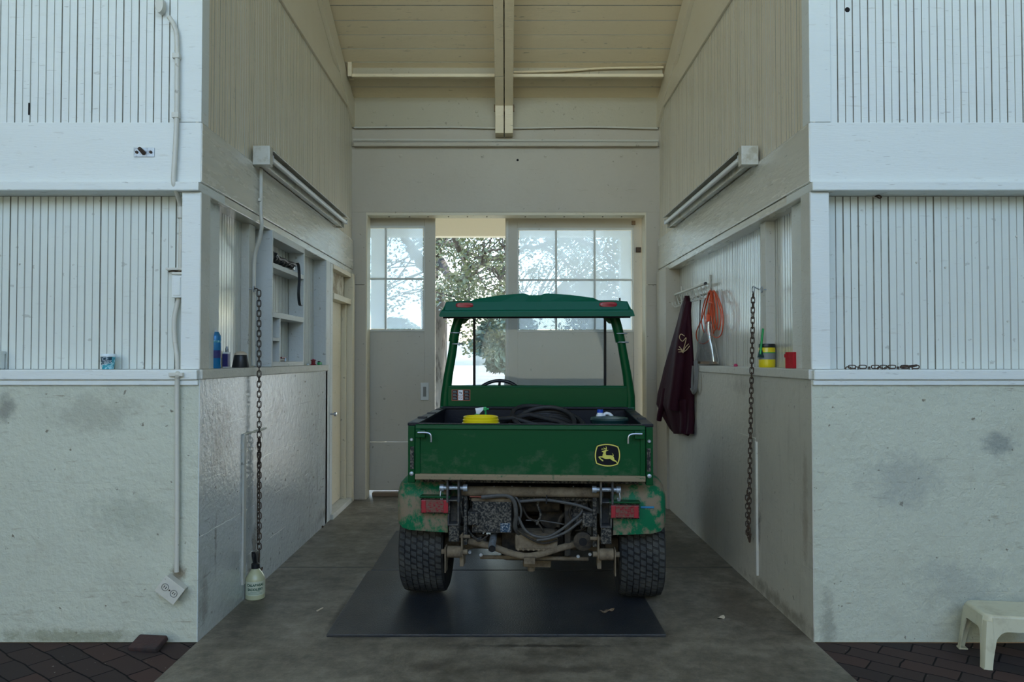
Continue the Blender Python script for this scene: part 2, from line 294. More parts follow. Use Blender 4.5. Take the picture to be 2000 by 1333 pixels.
def mat_clear(name, tint, haze, gloss=.06, rough=.05):
    m, n, l, b = new_mat(name); out = n['Material Output']; n.remove(b)
    tr = n.new('ShaderNodeBsdfTransparent'); tr.inputs[0].default_value = (*tint, 1)
    df = n.new('ShaderNodeBsdfTranslucent'); df.inputs[0].default_value = (.7, .75, .8, 1)
    d2 = n.new('ShaderNodeBsdfDiffuse'); d2.inputs[0].default_value = (.5, .55, .6, 1)
    gl = n.new('ShaderNodeBsdfGlossy'); gl.inputs['Roughness'].default_value = rough
    a = n.new('ShaderNodeMixShader'); a.inputs[0].default_value = .5; l.new(df.outputs[0], a.inputs[1]); l.new(d2.outputs[0], a.inputs[2])
    m1 = n.new('ShaderNodeMixShader'); m1.inputs[0].default_value = haze; l.new(tr.outputs[0], m1.inputs[1]); l.new(a.outputs[0], m1.inputs[2])
    m2 = n.new('ShaderNodeMixShader'); m2.inputs[0].default_value = gloss; l.new(m1.outputs[0], m2.inputs[1]); l.new(gl.outputs[0], m2.inputs[2])
    l.new(m2.outputs[0], out.inputs[0]); return m
M['windshield'] = mat_clear('hazy_windshield', (.90, .93, .95), .17)  # pale haze mixed evenly into the glass
M['bag'] = mat_clear('clear_plastic_bag', (.98, .985, .99), .20, .22, .12)
M['bottle'] = mat('cloudy_bottle_plastic', (.55, .55, .33), .3, coat=.3)
M['label'] = mat('cream_label', (.62, .66, .50), .55)
M['labelgreen'] = mat('label_green', (.01, .12, .06), .6)

# ------------------------------------------------------------------ mesh building
class MB:
    def __init__(s): s.v = []; s.f = []; s.sm = []; s.mi = {}
    def add(s, vs, fs, smooth=False):
        k = len(s.v); s.v += [tuple(v) for v in vs]; s.f += [tuple(i + k for i in f) for f in fs]; s.sm += [smooth] * len(fs); return s
    def box(s, x0, x1, y0, y1, z0, z1):
        vs = [(x, y, z) for z in (z0, z1) for y in (y0, y1) for x in (x0, x1)]
        return s.add(vs, [(0, 2, 3, 1), (4, 5, 7, 6), (0, 1, 5, 4), (2, 6, 7, 3), (0, 4, 6, 2), (1, 3, 7, 5)])
    def cbox(s, x0, x1, y0, y1, z0, z1, r=.01):   # box with all edges chamfered
        x0, x1 = sorted((x0, x1)); y0, y1 = sorted((y0, y1)); z0, z1 = sorted((z0, z1))
        r = min(r, (x1 - x0) * .45, (y1 - y0) * .45, (z1 - z0) * .45)
        bm = bmesh.new(); bmesh.ops.create_cube(bm, size=1)
        for v in bm.verts: v.co = Vector(((x0 + x1) / 2 + v.co.x * (x1 - x0), (y0 + y1) / 2 + v.co.y * (y1 - y0), (z0 + z1) / 2 + v.co.z * (z1 - z0)))
        bmesh.ops.bevel(bm, geom=bm.edges[:], offset=r, segments=2, affect='EDGES', profile=.6)
        bm.verts.index_update(); s.add([v.co for v in bm.verts], [[v.index for v in f.verts] for f in bm.faces]); bm.free(); return s
    def tube(s, pts, r, seg=8, cap=True, closed=False):
        pts = [Vector(p) for p in pts]; n = len(pts)
        rs = r if isinstance(r, (list, tuple)) else [r] * n
        tans = []
        for i in range(n):
            if closed: t = pts[(i + 1) % n] - pts[i - 1]
            else: t = pts[min(i + 1, n - 1)] - pts[max(i - 1, 0)]
            tans.append(t.normalized() if t.length > 1e-9 else Vector((0, 0, 1)))
        a = Vector((0, 0, 1)) if abs(tans[0].z) < .9 else Vector((1, 0, 0))
        nrm = (a - tans[0] * a.dot(tans[0])).normalized(); vs = []
        for i in range(n):
            nrm = nrm - tans[i] * nrm.dot(tans[i])
            nrm = nrm.normalized() if nrm.length > 1e-6 else tans[i].orthogonal().normalized()
            bi = tans[i].cross(nrm)
            for k in range(seg):
                an = 2 * math.pi * k / seg; vs.append(pts[i] + (nrm * math.cos(an) + bi * math.sin(an)) * rs[i])
        fs = []
        for i in range(n if closed else n - 1):
            j = (i + 1) % n
            for k in range(seg): fs.append((i * seg + k, i * seg + (k + 1) % seg, j * seg + (k + 1) % seg, j * seg + k))
        if cap and not closed: fs.append(tuple(range(seg))[::-1]); fs.append(tuple((n - 1) * seg + k for k in range(seg)))
        return s.add(vs, fs, True)
    def rod(s, a, b, r, seg=12): return s.tube([a, b], r, seg)
    def lathe(s, prof, c=(0, 0, 0), seg=28, axis='Z', smooth=True):
        vs = []
        for r, z in prof:
            for k in range(seg):
                an = 2 * math.pi * k / seg; x, y = r * math.cos(an), r * math.sin(an)
                if axis == 'Z': vs.append((c[0] + x, c[1] + y, c[2] + z))
                elif axis == 'X': vs.append((c[0] + z, c[1] + x, c[2] + y))
                else: vs.append((c[0] + x, c[1] + z, c[2] + y))
        fs = [(i * seg + k, i * seg + (k + 1) % seg, (i + 1) * seg + (k + 1) % seg, (i + 1) * seg + k) for i in range(len(prof) - 1) for k in range(seg)]
        fs.append(tuple(range(seg))[::-1]); fs.append(tuple((len(prof) - 1) * seg + k for k in range(seg)))
        return s.add(vs, fs, smooth)
    def prism(s, poly, a, b):   # poly of 3-D points extruded by vector a->b
        d = Vector(b) - Vector(a); n = len(poly); p0 = [Vector(p) for p in poly]
        return s.add(p0 + [p + d for p in p0], [tuple(range(n))[::-1], tuple(range(n, 2 * n))] + [(i, (i + 1) % n, n + (i + 1) % n, n + i) for i in range(n)])
    def loft(s, rings, smooth=True, cap=True):
        k = len(rings[0]); vs = [v for r in rings for v in r]
        fs = [(i * k + j, i * k + (j + 1) % k, (i + 1) * k + (j + 1) % k, (i + 1) * k + j) for i in range(len(rings) - 1) for j in range(k)]
        if cap: fs += [tuple(range(k))[::-1], tuple((len(rings) - 1) * k + j for j in range(k))]
        return s.add(vs, fs, smooth)
    def grooves(s, o, u, v, n, W, H, sp, gw=.004, gd=.005, th=.015, alt=True):
        """board face with v-grooves running along v, spaced sp along u, front normal n"""
        o, u, v, n = Vector(o), Vector(u), Vector(v), Vector(n); prof = [(0, 0)]; x = sp; i = 0; gi = {}; rg = random.Random(int(abs(W) * 1000))
        while x < W - gw:
            i += 1; g = gw * (1.5 if (alt and i % 2) else 1.0); d = gd * (1.2 if (alt and i % 2) else .8)
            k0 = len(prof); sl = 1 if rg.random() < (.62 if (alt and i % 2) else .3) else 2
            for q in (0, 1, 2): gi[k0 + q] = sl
            prof += [(x - g / 2, 0), (x - g * .2, -d), (x + g * .2, -d), (x + g / 2, 0)]; x += sp
        prof += [(W, 0), (W, -th), (0, -th)]
        p = [o + u * a + n * b for a, b in prof]; k = len(p); q = [w + v * H for w in p]
        fs = [(j, (j + 1) % k, k + (j + 1) % k, k + j) for j in range(k)]
        f0 = len(s.f)
        for j, sl in gi.items(): s.mi[f0 + j] = sl
        return s.add(p + q, fs)
    def build(s, name, m, parent=None, bevel=0):
        me = bpy.data.meshes.new(name); me.from_pydata(s.v, [], s.f); me.validate(); me.update()
        bm = bmesh.new(); bm.from_mesh(me)
        if len(bm.faces) < 60000: bmesh.ops.recalc_face_normals(bm, faces=bm.faces[:])
        bm.to_mesh(me); bm.free()
        if len(s.sm) == len(me.polygons): me.polygons.foreach_set('use_smooth', s.sm)
        me.materials.append(M[m] if isinstance(m, str) else m)
        if s.mi:
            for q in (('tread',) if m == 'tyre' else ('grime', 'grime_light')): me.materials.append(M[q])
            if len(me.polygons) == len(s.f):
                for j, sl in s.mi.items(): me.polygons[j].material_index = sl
        o = bpy.data.objects.new(name, me); COL.objects.link(o)
        if parent: o.parent = parent
        if any(s.sm) and not all(s.sm) or any(s.sm):
            try: me.set_sharp_from_angle(angle=math.radians(40))
            except Exception: pass
        if bevel:
            md = o.modifiers.new('edge', 'BEVEL'); md.width = bevel; md.segments = 2; md.limit_method = 'ANGLE'; md.angle_limit = math.radians(50)
        return o
def tag(o, label, cat, group=None, kind=None):
    o['label'] = label; o['category'] = cat
    if group: o['group'] = group
    if kind: o['kind'] = kind
    return o
def thing(name, label, cat, loc=(0, 0, 0), rz=0, group=None, kind=None):
    o = bpy.data.objects.new(name, None); o.empty_display_size = .1; COL.objects.link(o); o.location = loc; o.rotation_euler = (0, 0, rz)
    return tag(o, label, cat, group, kind)
def struct(name, mb, m, label, cat='wall', bevel=0): return tag(mb.build(name, m, None, bevel), label, cat, kind='structure')
def text_mesh(body, size, name, m, parent, fn, depth=.0006, bold=0):
    cu = bpy.data.curves.new('t', 'FONT'); cu.body = body; cu.size = size; cu.extrude = depth; cu.align_x = 'CENTER'; cu.offset = bold
    t = bpy.data.objects.new('t', cu); COL.objects.link(t)
    dg = bpy.context.evaluated_depsgraph_get(); me = bpy.data.meshes.new_from_object(t.evaluated_get(dg))
    bpy.data.objects.remove(t); bpy.data.curves.remove(cu)
    for v in me.vertices: v.co = Vector(fn(v.co.x, v.co.y, v.co.z))
    me.materials.clear(); me.materials.append(M[m]); me.name = name
    o = bpy.data.objects.new(name, me); COL.objects.link(o); o.parent = parent; return o
def spline(pts, n=6, closed=False):
    pts = [Vector(p) for p in pts]; out = []; N = len(pts)
    for i in range(N if closed else N - 1):
        if closed: a, b, c, d = pts[i - 1], pts[i], pts[(i + 1) % N], pts[(i + 2) % N]
        else: a, b, c, d = pts[max(i - 1, 0)], pts[i], pts[i + 1], pts[min(i + 2, N - 1)]
        for k in range(n):
            t = k / n; out.append(.5 * ((2 * b) + (c - a) * t + (2 * a - 5 * b + 4 * c - d) * t * t + (3 * b - a - 3 * c + d) * t ** 3))
    if not closed: out.append(pts[-1])
    return out

# ================================================================== THE BUILDING
XL, XR = -1.628, 1.625; Y0, Y1 = 4.0, 8.0
ZL, ZS, ZB0, ZB1 = 1.385, 1.44, 2.39, 2.765       # lower wall top, sill, band
TOPZ = 7.2; SP = .0415
BX = 1.74                                          # back of the recesses
# ---- floors
struct('floor', MB().box(-1.63, 1.63, -9, 8.3, -.12, 0), 'concrete', 'grey concrete floor strip running under the utility vehicle to the doors', 'floor')
struct('floor_brick_left', MB().box(-7, -1.634, -9, 4.0, -.12, -.004), 'pavers', 'dark brick paving under the cold-water pipe wall', 'floor')
struct('floor_brick_right', MB().box(1.634, 7, -9, 4.0, -.12, -.004), 'pavers', 'dark brick paving under the plastic stool', 'floor')

# ---- hallway side walls
def side_wall(s):
    X = XL if s < 0 else XR; nm = 'wall_left' if s < 0 else 'wall_right'
    def bx(mb, a, b, y0, y1, z0, z1, c=0):
        x0, x1 = sorted((a, b))
        return mb.cbox(x0, x1, y0, y1, z0, z1, c) if c else mb.box(x0, x1, y0, y1, z0, z1)
    o = s * 2.05; yend = 6.86 if s < 0 else 7.998
    low = MB(); bx(low, X, o, Y0 + .12, yend, 0, ZL)
    low.box(*sorted((X, o)), Y0 + .001, Y0 + .12, 0, ZL)
    w = struct(nm, low, 'hall_low' if s < 0 else 'hall_low_b',
               'glossy scuffed white hallway wall with the shelf unit above' if s < 0 else 'dull white hallway wall below the jacket and coat rack')
    def ch(name, mb, m, bevel=.003): return mb.build(name, m, w, bevel)
    # sill cap
    mb = MB(); bx(mb, X - s * .012, s * 1.758, Y0 + .004, yend, ZL, ZS); ch('sill_cap', mb, 'post', .006)
    # upper fascia band with a nosing strip
    mb = MB(); bx(mb, X, s * 1.758, Y0 + .003, Y1 - .002, ZB0 + .055, ZB1); bx(mb, X + s * .006, s * 1.758, Y0 + .003, Y1 - .002, ZB0, ZB0 + .052)
    ch('fascia_band', mb, 'band', .006)
    if s > 0:   # the thicker boxed part of the band further in
        mb = MB(); bx(mb, X, X - .03, 5.2, Y1 - .003, ZB0 + .03, ZB1 - .01); 
    # recess lining
    rb = s * BX
    mb = MB(); mb.grooves((rb, Y0 + .13, ZS), (0, 1, 0), (0, 0, 1), (-s, 0, 0), yend - Y0 - .13, ZB0 - ZS, SP, gw=.006, gd=.006)
    ch('beadboard_recess', mb, 'bead_gloss', 0)
    mb = MB(); bx(mb, X, X + s * .095, Y0 + .001, Y0 + .125, ZS, ZB0); ch('corner_post', mb, 'post', .004)
    if s < 0:
        mb = MB(); bx(mb, X, o, 6.80, 6.95, 0, ZB0, 0); ch('end_post', mb, 'shelf', .004)
        mb = MB(); bx(mb, -1.69, -1.745, 4.93, 5.05, ZS, ZB0, 0); ch('middle_post', mb, 'post', .003)
    else:
        mb = MB(); bx(mb, 1.685, 1.745, 4.86, 4.96, ZS, ZB0, 0); ch('middle_post', mb, 'post', .003)
        mb = MB(); bx(mb, 1.60, o, 7.50, 7.97, 0, ZB0 + .02, 0); ch('end_post', mb, 'backwall', .004)
    # upper beadboard above the band, then frieze board and top boards
    mb = MB(); mb.grooves((X + s * .02, Y0 + .001, ZB1), (0, 1, 0), (0, 0, 1), (-s, 0, 0), Y1 - Y0 - .002, 4.10 - ZB1, SP, gw=.005, gd=.006)
    ch('beadboard_upper', mb, 'bead_hall', 0)
    mb = MB(); bx(mb, X, o, Y0 + .001, Y1 - .002, 4.10, 4.30); ch('frieze_board', mb, 'bead_hall', .004)
    mb = MB(); bx(mb, X + s * .03, o, Y0 + .001, Y1 - .002, 4.30, TOPZ); ch('top_boards', mb, 'bead_hall', 0)
    # rake board below the roof planks
    mb = MB(); x0, x1 = sorted((X + s * .03, X - s * .01))
    mb.prism([(x0, 7.99, 3.97), (x0, 7.99, 4.24), (x0, 4.0, 6.02), (x0, 4.0, 5.80)], (x0, 0, 0), (x1, 0, 0)); ch('rake_board', mb, 'bead_hall', .003)
    # solid core behind
    mb = MB(); bx(mb, rb + s * .02, o + s * .1, Y0 + .2, yend if s > 0 else 6.95, 0, TOPZ)
    if s < 0: bx(mb, rb + s * .02, o + s * .1, 6.9, Y1, ZB0, TOPZ); bx(mb, -1.9, o + s * .1, 6.9, Y1, 0, ZB0)
    ch('wall_core', mb, 'backwall', 0)
    # flush hatch let into the lower wall
    mb = MB()
    if s < 0:
        mb.box(X - .006, X + .0045, 4.70, 5.08, .16, 1.02); hat = ch('hatch_panel', mb, 'hall_low', .004)
        mb = MB(); mb.box(X - .004, X + .012, 4.655, 4.698, .10, 1.03); mb.box(X - .004, X + .010, 4.655, 5.10, 1.02, 1.032); ch('hatch_frame', mb, 'post', .003)
        mb = MB(); mb.box(X, X + .006, 4.699, 4.704, .10, 1.0); ch('hatch_gap', mb, 'hole', 0)
    else:
        mb.box(X - .004, X + .01, 4.90, 5.28, .12, .98); hat = ch('hatch_panel', mb, 'hall_low_b', .003)
        mb = MB(); mb.box(X - .014, X + .01, 4.86, 4.885, .10, .96); ch('hatch_frame', mb, 'post', .003)
    return w
wall_l = side_wall(-1); wall_r = side_wall(1)

# ---- front faces of the stalls either side of the hallway
def front_wall(s):
    X = (XL if s < 0 else XR) + s * .005; nm = 'wall_front_left' if s < 0 else 'wall_front_right'; E = s * 7
    def bx(mb, a, b, y0, y1, z0, z1): return mb.box(*sorted((a, b)), y0, y1, z0, z1)
    mb = MB(); bx(mb, X, E, Y0, Y0 + .35, 0, ZL)
    w = struct(nm, mb, 'front_low', 'chalky white stall front wall with the painted conduit' if s < 0 else 'chalky white stall front wall behind the plastic stool')
    def ch(name, mb, m, bevel=.004): return mb.build(name, m, w, bevel)
    mb = MB(); bx(mb, X - s * .0, E, Y0 - .028, Y0 + .35, ZL, ZS - .0015); bx(mb, X, E, Y0 - .014, Y0, ZL - .03, ZL); ch('ledge', mb, 'front', .006)
    pw = .10
    mb = MB(); bx(mb, X, X + s * pw, Y0, Y0 + .12, ZS, ZB0 - .0); ch('corner_post', mb, 'front', .004)
    u = (1, 0, 0); a = min(X + s * pw, E) if s > 0 else E; W = abs(E - X) - pw
    mb = MB(); mb.grooves((a if s < 0 else X + pw, Y0 + .115, ZS), u, (0, 0, 1), (0, -1, 0), W, ZB0 - ZS, SP, gw=.0055, gd=.006); ch('beadboard_recess', mb, 'bead', 0)
    mb = MB(); bx(mb, X, E, Y0, Y0 + .35, ZB0 + .052, ZB1); ch('beam', mb, 'front', .003)
    mb = MB(); bx(mb, X, E, Y0 - .03, Y0 + .35, ZB0 + .002, ZB0 + .05); ch('beam_moulding', mb, 'front', .006)
    cb = .13 if s < 0 else .115
    mb = MB(); bx(mb, X, X + s * cb, Y0, Y0 + .10, ZB1 + .002, TOPZ); ch('corner_board', mb, 'front', .003)
    mb = MB(); mb.grooves((E if s < 0 else X + cb, Y0 + .012, ZB1 + .002), u, (0, 0, 1), (0, -1, 0), abs(E - X) - cb, TOPZ - ZB1, SP, gw=.0045, gd=.006); ch('beadboard_upper', mb, 'front', 0)
    mb = MB(); bx(mb, X + s * .05, E, Y0 + .16, Y0 + .40, 0, TOPZ); ch('wall_core', mb, 'front', 0)
    return w
wf_l = front_wall(-1); wf_r = front_wall(1)

# ---- back wall with the barn door opening
OX0, OX1, OZ = P(715, 500, 8.0).x, P(1262, 500, 8.0).x, P(900, 415, 8.0).z
mb = MB(); mb.box(-2.1, OX0, 8.0, 8.15, 0, 2.28); mb.box(OX1, 2.1, 8.0, 8.15, 0, 2.28)
wb = struct('wall_back', mb, 'backwall', 'grey cream end wall around the tall glazed barn doors')
def wbp(name, mb, m, b=.004): return mb.build(name, m, wb, b)
wbp('upper_boards', MB().box(-2.1, OX0, 8.003, 8.15, 2.285, OZ + .02).box(OX1, 2.1, 8.003, 8.15, 2.285, OZ + .02), 'backwall')
z1 = P(900, 287, 8).z
wbp('header_board', MB().box(-2.1, 2.1, 8.0, 8.15, OZ, z1), 'backwall')
z2 = P(900, 251, 8).z; z3 = P(900, 193, 8).z
wbp('middle_board', MB().box(-2.1, 2.1, 8.0, 8.15, z1 + .003, z2), 'backwall')
wbp('top_board', MB().box(-2.1, 2.1, 7.985, 8.15, z2 + .003, z3 + .35), 'ceil_dark')
wbp('ledge_strip', MB().box(-1.62, 1.62, 7.94, 8.0, z1 - .01, z1 + .035), 'backwall', .006)
wbp('cable_upper', MB().tube(spline([(-1.62, 7.97, z2), (-.6, 7.975, z2 + .005), (0, 7.975, z2 - .006), (.9, 7.972, z2 + .006), (1.62, 7.97, z2 - .01)]), .010), 'conduit', 0)
wbp('cable_lower', MB().tube([(-1.62, 7.93, z1 + .055), (1.62, 7.93, z1 + .045)], .012), 'conduit', 0)
wbp('opening_lining', MB().box(OX0 - .02, OX1 + .02, 8.005, 8.19, OZ - .03, OZ + .001).box(OX0 - .02, OX0 + .012, 8.004, 8.19, 0, OZ - .03).box(OX1 - .012, OX1 + .02, 8.004, 8.19, 0, OZ - .03), 'trimc', .003)
for px in (783, 942, 1065, 1213):
    c = P(px, 305, 8.0); wbp('bolt_head', MB().lathe([(.022, 0), (.022, -.004), (.011, -.006), (.010, -.016)], (c.x, c.y, c.z), 12, 'Y'), 'backwall', 0)
c = P(1011, 313, 8.0); wbp('knot_hole', MB().lathe([(.013, 0), (.012, -.002)], (c.x, c.y, c.z), 12, 'Y'), 'hole', 0)
for i, px in enumerate((760, 800, 836, 876, 913, 951, 1026, 1065, 1102, 1140, 1177, 1214)):
    c = P(px, 421 + (i % 2) * 2, 8.08); wbp('bolt_end', MB().lathe([(.008, OZ - .03), (.008, OZ - .036)], (c.x, c.y, 0), 8), 'rust', 0)
for px in (731, 931, 1058, 1254):
    c = P(px, 218, 7.985); wbp('bolt_plug', MB().lathe([(.016, 0), (.014, -.004)], (c.x, c.y, c.z), 12, 'Y'), 'ceil_dark', 0)
struct('trim_1', MB().cbox(-1.45, 1.45, 8.16, 8.28, 0, .045, .01), 'wood', 'low worn threshold under the barn doors', 'threshold')

# ---- ceiling : planks on a slope, unseen aisle roof added to hold back the sky
def cz(y): return z3 + .447 * (8.0 - y)
ul = Vector((0, -1, .447)).normalized()
mb = MB(); L = math.hypot(4.2, 4.2 * .447)
mb.grooves((-1.66, 8.0, cz(8.0)), ul, (3.32, 0, 0), Vector((0, -.447, -1)).normalized(), L, 1.0, .172, gw=.007, gd=.008, th=.05, alt=False)
ceil = struct('ceiling', mb, 'ceil', 'sloping cream plank ceiling above the vehicle', 'ceiling')
rt = MB(); rt.prism([(-7.2, 11.0, 3.72), (-7.2, 11.0, 3.80), (-7.2, 4.2, TOPZ + .25), (-7.2, 4.2, TOPZ + .05)], (-7.2, 0, 0), (7.2, 0, 0))
rt.box(-7.2, 7.2, -2.4, 4.3, TOPZ + .05, TOPZ + .2)  # added roof slab; its edge sets how much sky reaches the fronts
struct('ceiling_sky_block', rt, 'ceil', 'unseen high roof added over the aisle to limit sky light', 'roof')
# purlin, rafters
yp = 7.60; zp = P(900, 150, yp).z; zt = P(900, 121, yp).z
tr = thing('trim_2', 'cream purlin board crossing below the sloping ceiling', 'purlin', kind='structure')
MB().box(-1.60, 1.60, yp, yp + .04, zp, zt + .03).build('purlin_board', 'ceil_dark', tr, .004)
MB().cbox(-1.60, 1.60, yp - .05, yp, zp - .02, zp + .015, .006).build('purlin_lip', 'ceil', tr)
MB().tube(spline([(.08, yp - .03, zp + .035), (.6, yp - .03, zp + .05), (1.0, yp - .03, zp + .075), (1.6, yp - .03, zp + .085)]), .012).build('conduit', 'ceil', tr)
MB().cbox(-1.60, -1.56, yp - .07, yp + .04, zp - .02, zt + .03, .004).build('end_block', 'ceil', tr)
rf = thing('trim_3', 'doubled cream rafter hanging down the middle of the ceiling', 'rafter', kind='structure')
for a, b in ((-.112, -.022), (-.012, .075)):
    poly = [(a, 7.975, P(985, 268, 7.97).z), (a, 7.86, P(985, 268, 7.97).z + .01), (a, 7.80, cz(7.8) - .23), (a, 4.0, cz(4.0) - .23), (a, 4.0, cz(4.0) - .005), (a, 7.975, cz(7.975) - .005)]
    MB().prism(poly, (a, 0, 0), (b, 0, 0)).build('rafter_board', 'ceil', rf, .004)
MB().box(-.125, .088, 7.83, 7.86, cz(7.84) - .26, cz(7.84) - .19).build('spacer', 'wood', rf, .002)

# ---- unseen far and end walls of the aisle, added to limit outside light
struct('wall_sky_block', MB().box(-7.2, 7.2, -6.6, -6.3, 0, 4.5), 'front_low', 'unseen far wall of the aisle, raised to shade the lower stall fronts', 'wall')
for s, nm in ((-1, 'wall_sun_block_left'), (1, 'wall_sun_block_right')):
    struct(nm, MB().box(*sorted((s * 7.0, s * 7.2)), -9, 8.15, 0, TOPZ + .05), 'front_low', 'unseen end wall added to block sun beyond the %s' % ('conduit' if s < 0 else 'stool'), 'wall')
struct('wall_rear_outer', MB().box(-7.2, -2.1, 8.0, 8.15, 0, 5.3).box(2.1, 7.2, 8.0, 8.15, 0, 5.3).box(-2.1, 2.1, 8.06, 8.15, z3, 5.3), 'porch', 'outer back wall of the barn', 'wall')

# ---- side door in the hallway
d1 = thing('door_1', 'narrow cream side door beside the shelf wall with a pet vent', 'door', (-1.70, 7.39, 0), kind='structure')
def L1(mb, name, m, b=.003):
    mb.v = [(x + 1.70, y - 7.39, z) for x, y, z in mb.v]; return mb.build(name, m, d1, b)
L1(MB().box(-1.75, -1.708, 7.06, 7.84, .055, 2.06), 'leaf', 'trimc')
L1(MB().box(-1.80, -1.628, 6.96, 7.06, 0, 2.385), 'near_jamb', 'shelf')
L1(MB().box(-1.80, -1.60, 7.84, 7.94, 0, 2.385), 'far_jamb', 'trimc')
L1(MB().box(-1.80, -1.66, 7.78, 7.84, 0, 2.06), 'stop_strip', 'trimc')
L1(MB().box(-1.78, -1.615, 7.06, 7.84, 2.06, 2.115), 'head_rail', 'trimc')
L1(MB().box(-1.78, -1.62, 7.06, 7.84, 2.345, 2.386), 'transom_top', 'trimc')
L1(MB().box(-1.70, -1.69, 7.06, 7.84, 2.11, 2.35), 'transom_panel', 'cardboard', 0)
L1(MB().cbox(-1.80, -1.60, 7.0, 7.88, 0, .05, .006), 'threshold', 'post', 0)
L1(MB().box(-1.709, -1.700, 7.09, 7.30, .30, .62), 'vent_frame', 'post')
v = MB()
for i in range(9): v.box(-1.703, -1.694, 7.115, 7.275, .33 + i * .03, .345 + i * .03)
L1(v, 'vent_slats', 'vent', 0)
L1(MB().lathe([(.008, 0), (.008, .03), (.02, .035), (.02, .055), (.008, .06)], (-1.628, 6.99, .98), 14, 'X'), 'door_knob', 'steel', 0)
L1(MB().box(-1.83, -1.80, 6.9, 7.95, 0, 2.4), 'backing', 'post', 0)

# ---- barn doors
def barn_door(nm, label, D, xa, xb, stile_r, glass, vm, hm, rest):
    """glass = (x0,x1,z0,z1); vm vertical muntins; hm horizontal muntins (all metres)"""
    w = thing(nm, label, 'door', ((xa + xb) / 2, D, 0), kind='structure'); cx = (xa + xb) / 2
    def b(mb, name, m, bev=.003, par=w, shift=True):
        mb.v = [(x - cx, y - D, z) for x, y, z in mb.v]; return mb.build(name, m, par, bev)
    g0, g1, gz0, gz1 = glass; top = P(900, 428, D).z + .07; bot = rest['bot']; t = .045
    b(MB().box(xa, g0, D, D + t, bot, top), 'stile', 'doorp'); b(MB().box(g1, xb, D, D + t, bot, top), 'stile', 'doorp')
    b(MB().box(g0, g1, D, D + t, gz1, top), 'top_rail', 'doorp')
    b(MB().box(g0, g1, D + .006, D + t - .004, rest['joint'] + .002, gz0), 'panel', 'doorp')
    b(MB().box(g0, g1, D + .003, D + t - .004, bot, rest['joint'] - .002), 'kick_panel', 'doorp')
    mb = MB()
    for a, c, e, f in ((g0, g1, gz0 - .012, gz0 + .014), (g0, g1, gz1 - .014, gz1 + .01), (g0 - .004, g0 + .014, gz0, gz1), (g1 - .014, g1 + .004, gz0, gz1)): mb.box(a, c, D - .006, D + .03, e, f)
    b(mb, 'sash_frame', 'wood' if False else 'post')
    for x in vm: b(MB().box(x - .010, x + .010, D - .002, D + .028, gz0, gz1), 'muntin', 'post', .002)
    for z in hm: b(MB().box(g0, g1, D - .001, D + .027, z - .010, z + .010), 'muntin', 'post', .002)
    xs = [g0 + .014] + sorted(vm) + [g1 - .014]; zs = [gz0 + .014] + sorted(hm) + [gz1 - .014]
    for i in range(len(xs) - 1):
        for j in range(len(zs) - 1):
            b(MB().box(xs[i] + .006, xs[i + 1] - .006, D + .011, D + .015, zs[j] + .006, zs[j + 1] - .006), 'pane', 'wireglass', 0)
    return w, b
D = 8.22
X_ = lambda px, DD=D: P(px, 600, DD).x
Z_ = lambda py, DD=D: P(950, py, DD).z
d2, b2 = barn_door('door_2', 'pale barn door leaf slid partly behind the wall, with four panes showing', D, X_(850) - 1.48, X_(850), 0, (X_(690), X_(829), Z_(646), Z_(443)), [X_(753)], [Z_(545)], dict(bot=Z_(958), joint=Z_(864)))
mb = MB(); mb.cbox(X_(822), X_(838), D - .012, D, Z_(782), Z_(748), .004); b2(mb, 'handle_plate', 'shelf', 0)
mb = MB(); mb.box(X_(827), X_(833), D - .014, D - .011, Z_(775), Z_(756)); b2(mb, 'finger_slot', 'vent', 0)
b2(MB().box(X_(724), X_(850), D - .008, D, Z_(958), Z_(938)), 'bottom_rail', 'doorp')
d3, b3 = barn_door('door_3', 'pale barn door leaf with six panes standing behind the vehicle roof', D + .06, X_(987, D + .06), X_(1258, D + .06), 0, (X_(1011), X_(1239), Z_(647), Z_(445)), [X_(1087), X_(1163)], [Z_(546)], dict(bot=Z_(958), joint=Z_(864)))
b3(MB().box(X_(1236), X_(1243), D + .035, D + .06, Z_(438), Z_(430)), 'track_bracket', 'wood')
b3(MB().box(X_(1244), X_(1254), D + .04, D + .06, Z_(492), Z_(482)), 'hinge', 'rust')
b3(MB().box(X_(989), X_(993), D + .052, D + .06, Z_(958), Z_(430)), 'edge_strip', 'post')
b2(MB().box(X_(716, D), X_(722, D), D - .02, D, Z_(492), Z_(480)), 'hinge', 'rust')

# ================================================================== OUTSIDE
gnd = MB().box(-120, 120, 8.3, 160, -.2, -.02)
struct('ground_outside', gnd, 'grass', 'sunlit dry ground beyond the barn doors', 'ground')
struct('ground_lawn', MB().box(-3.4, -.6, 14.5, 23, -.05, -.005), 'lawn', 'strip of green lawn beneath the oak', 'lawn')
struct('ground_road', MB().box(-80, 80, 27.5, 30, -.03, -.008), 'concrete', 'pale path crossing the dry field', 'path')
hm = MB(); N = 90; rnd = random.Random(3)
for lay, (Yh, hh) in enumerate(((150, 9.0), (230, 17.0))):
    ridge = [hh * (.55 + .25 * math.sin(i * .21 + lay * 2) + .14 * math.sin(i * .53 + 1) + rnd.random() * .10) for i in range(N)]
    xs = [-260 + 520 * i / (N - 1) for i in range(N)]
    vs = [(x, Yh, -1) for x in xs] + [(x, Yh + 25, r) for x, r in zip(xs, ridge)] + [(x, Yh + 60, -1) for x in xs]
    fs = [(k * N + i, k * N + i + 1, (k + 1) * N + i + 1, (k + 1) * N + i) for k in range(2) for i in range(N - 1)]
    hm.add(vs, fs, True)
struct('hills', hm, 'hill', 'low hills on the horizon beyond the field', 'hills')

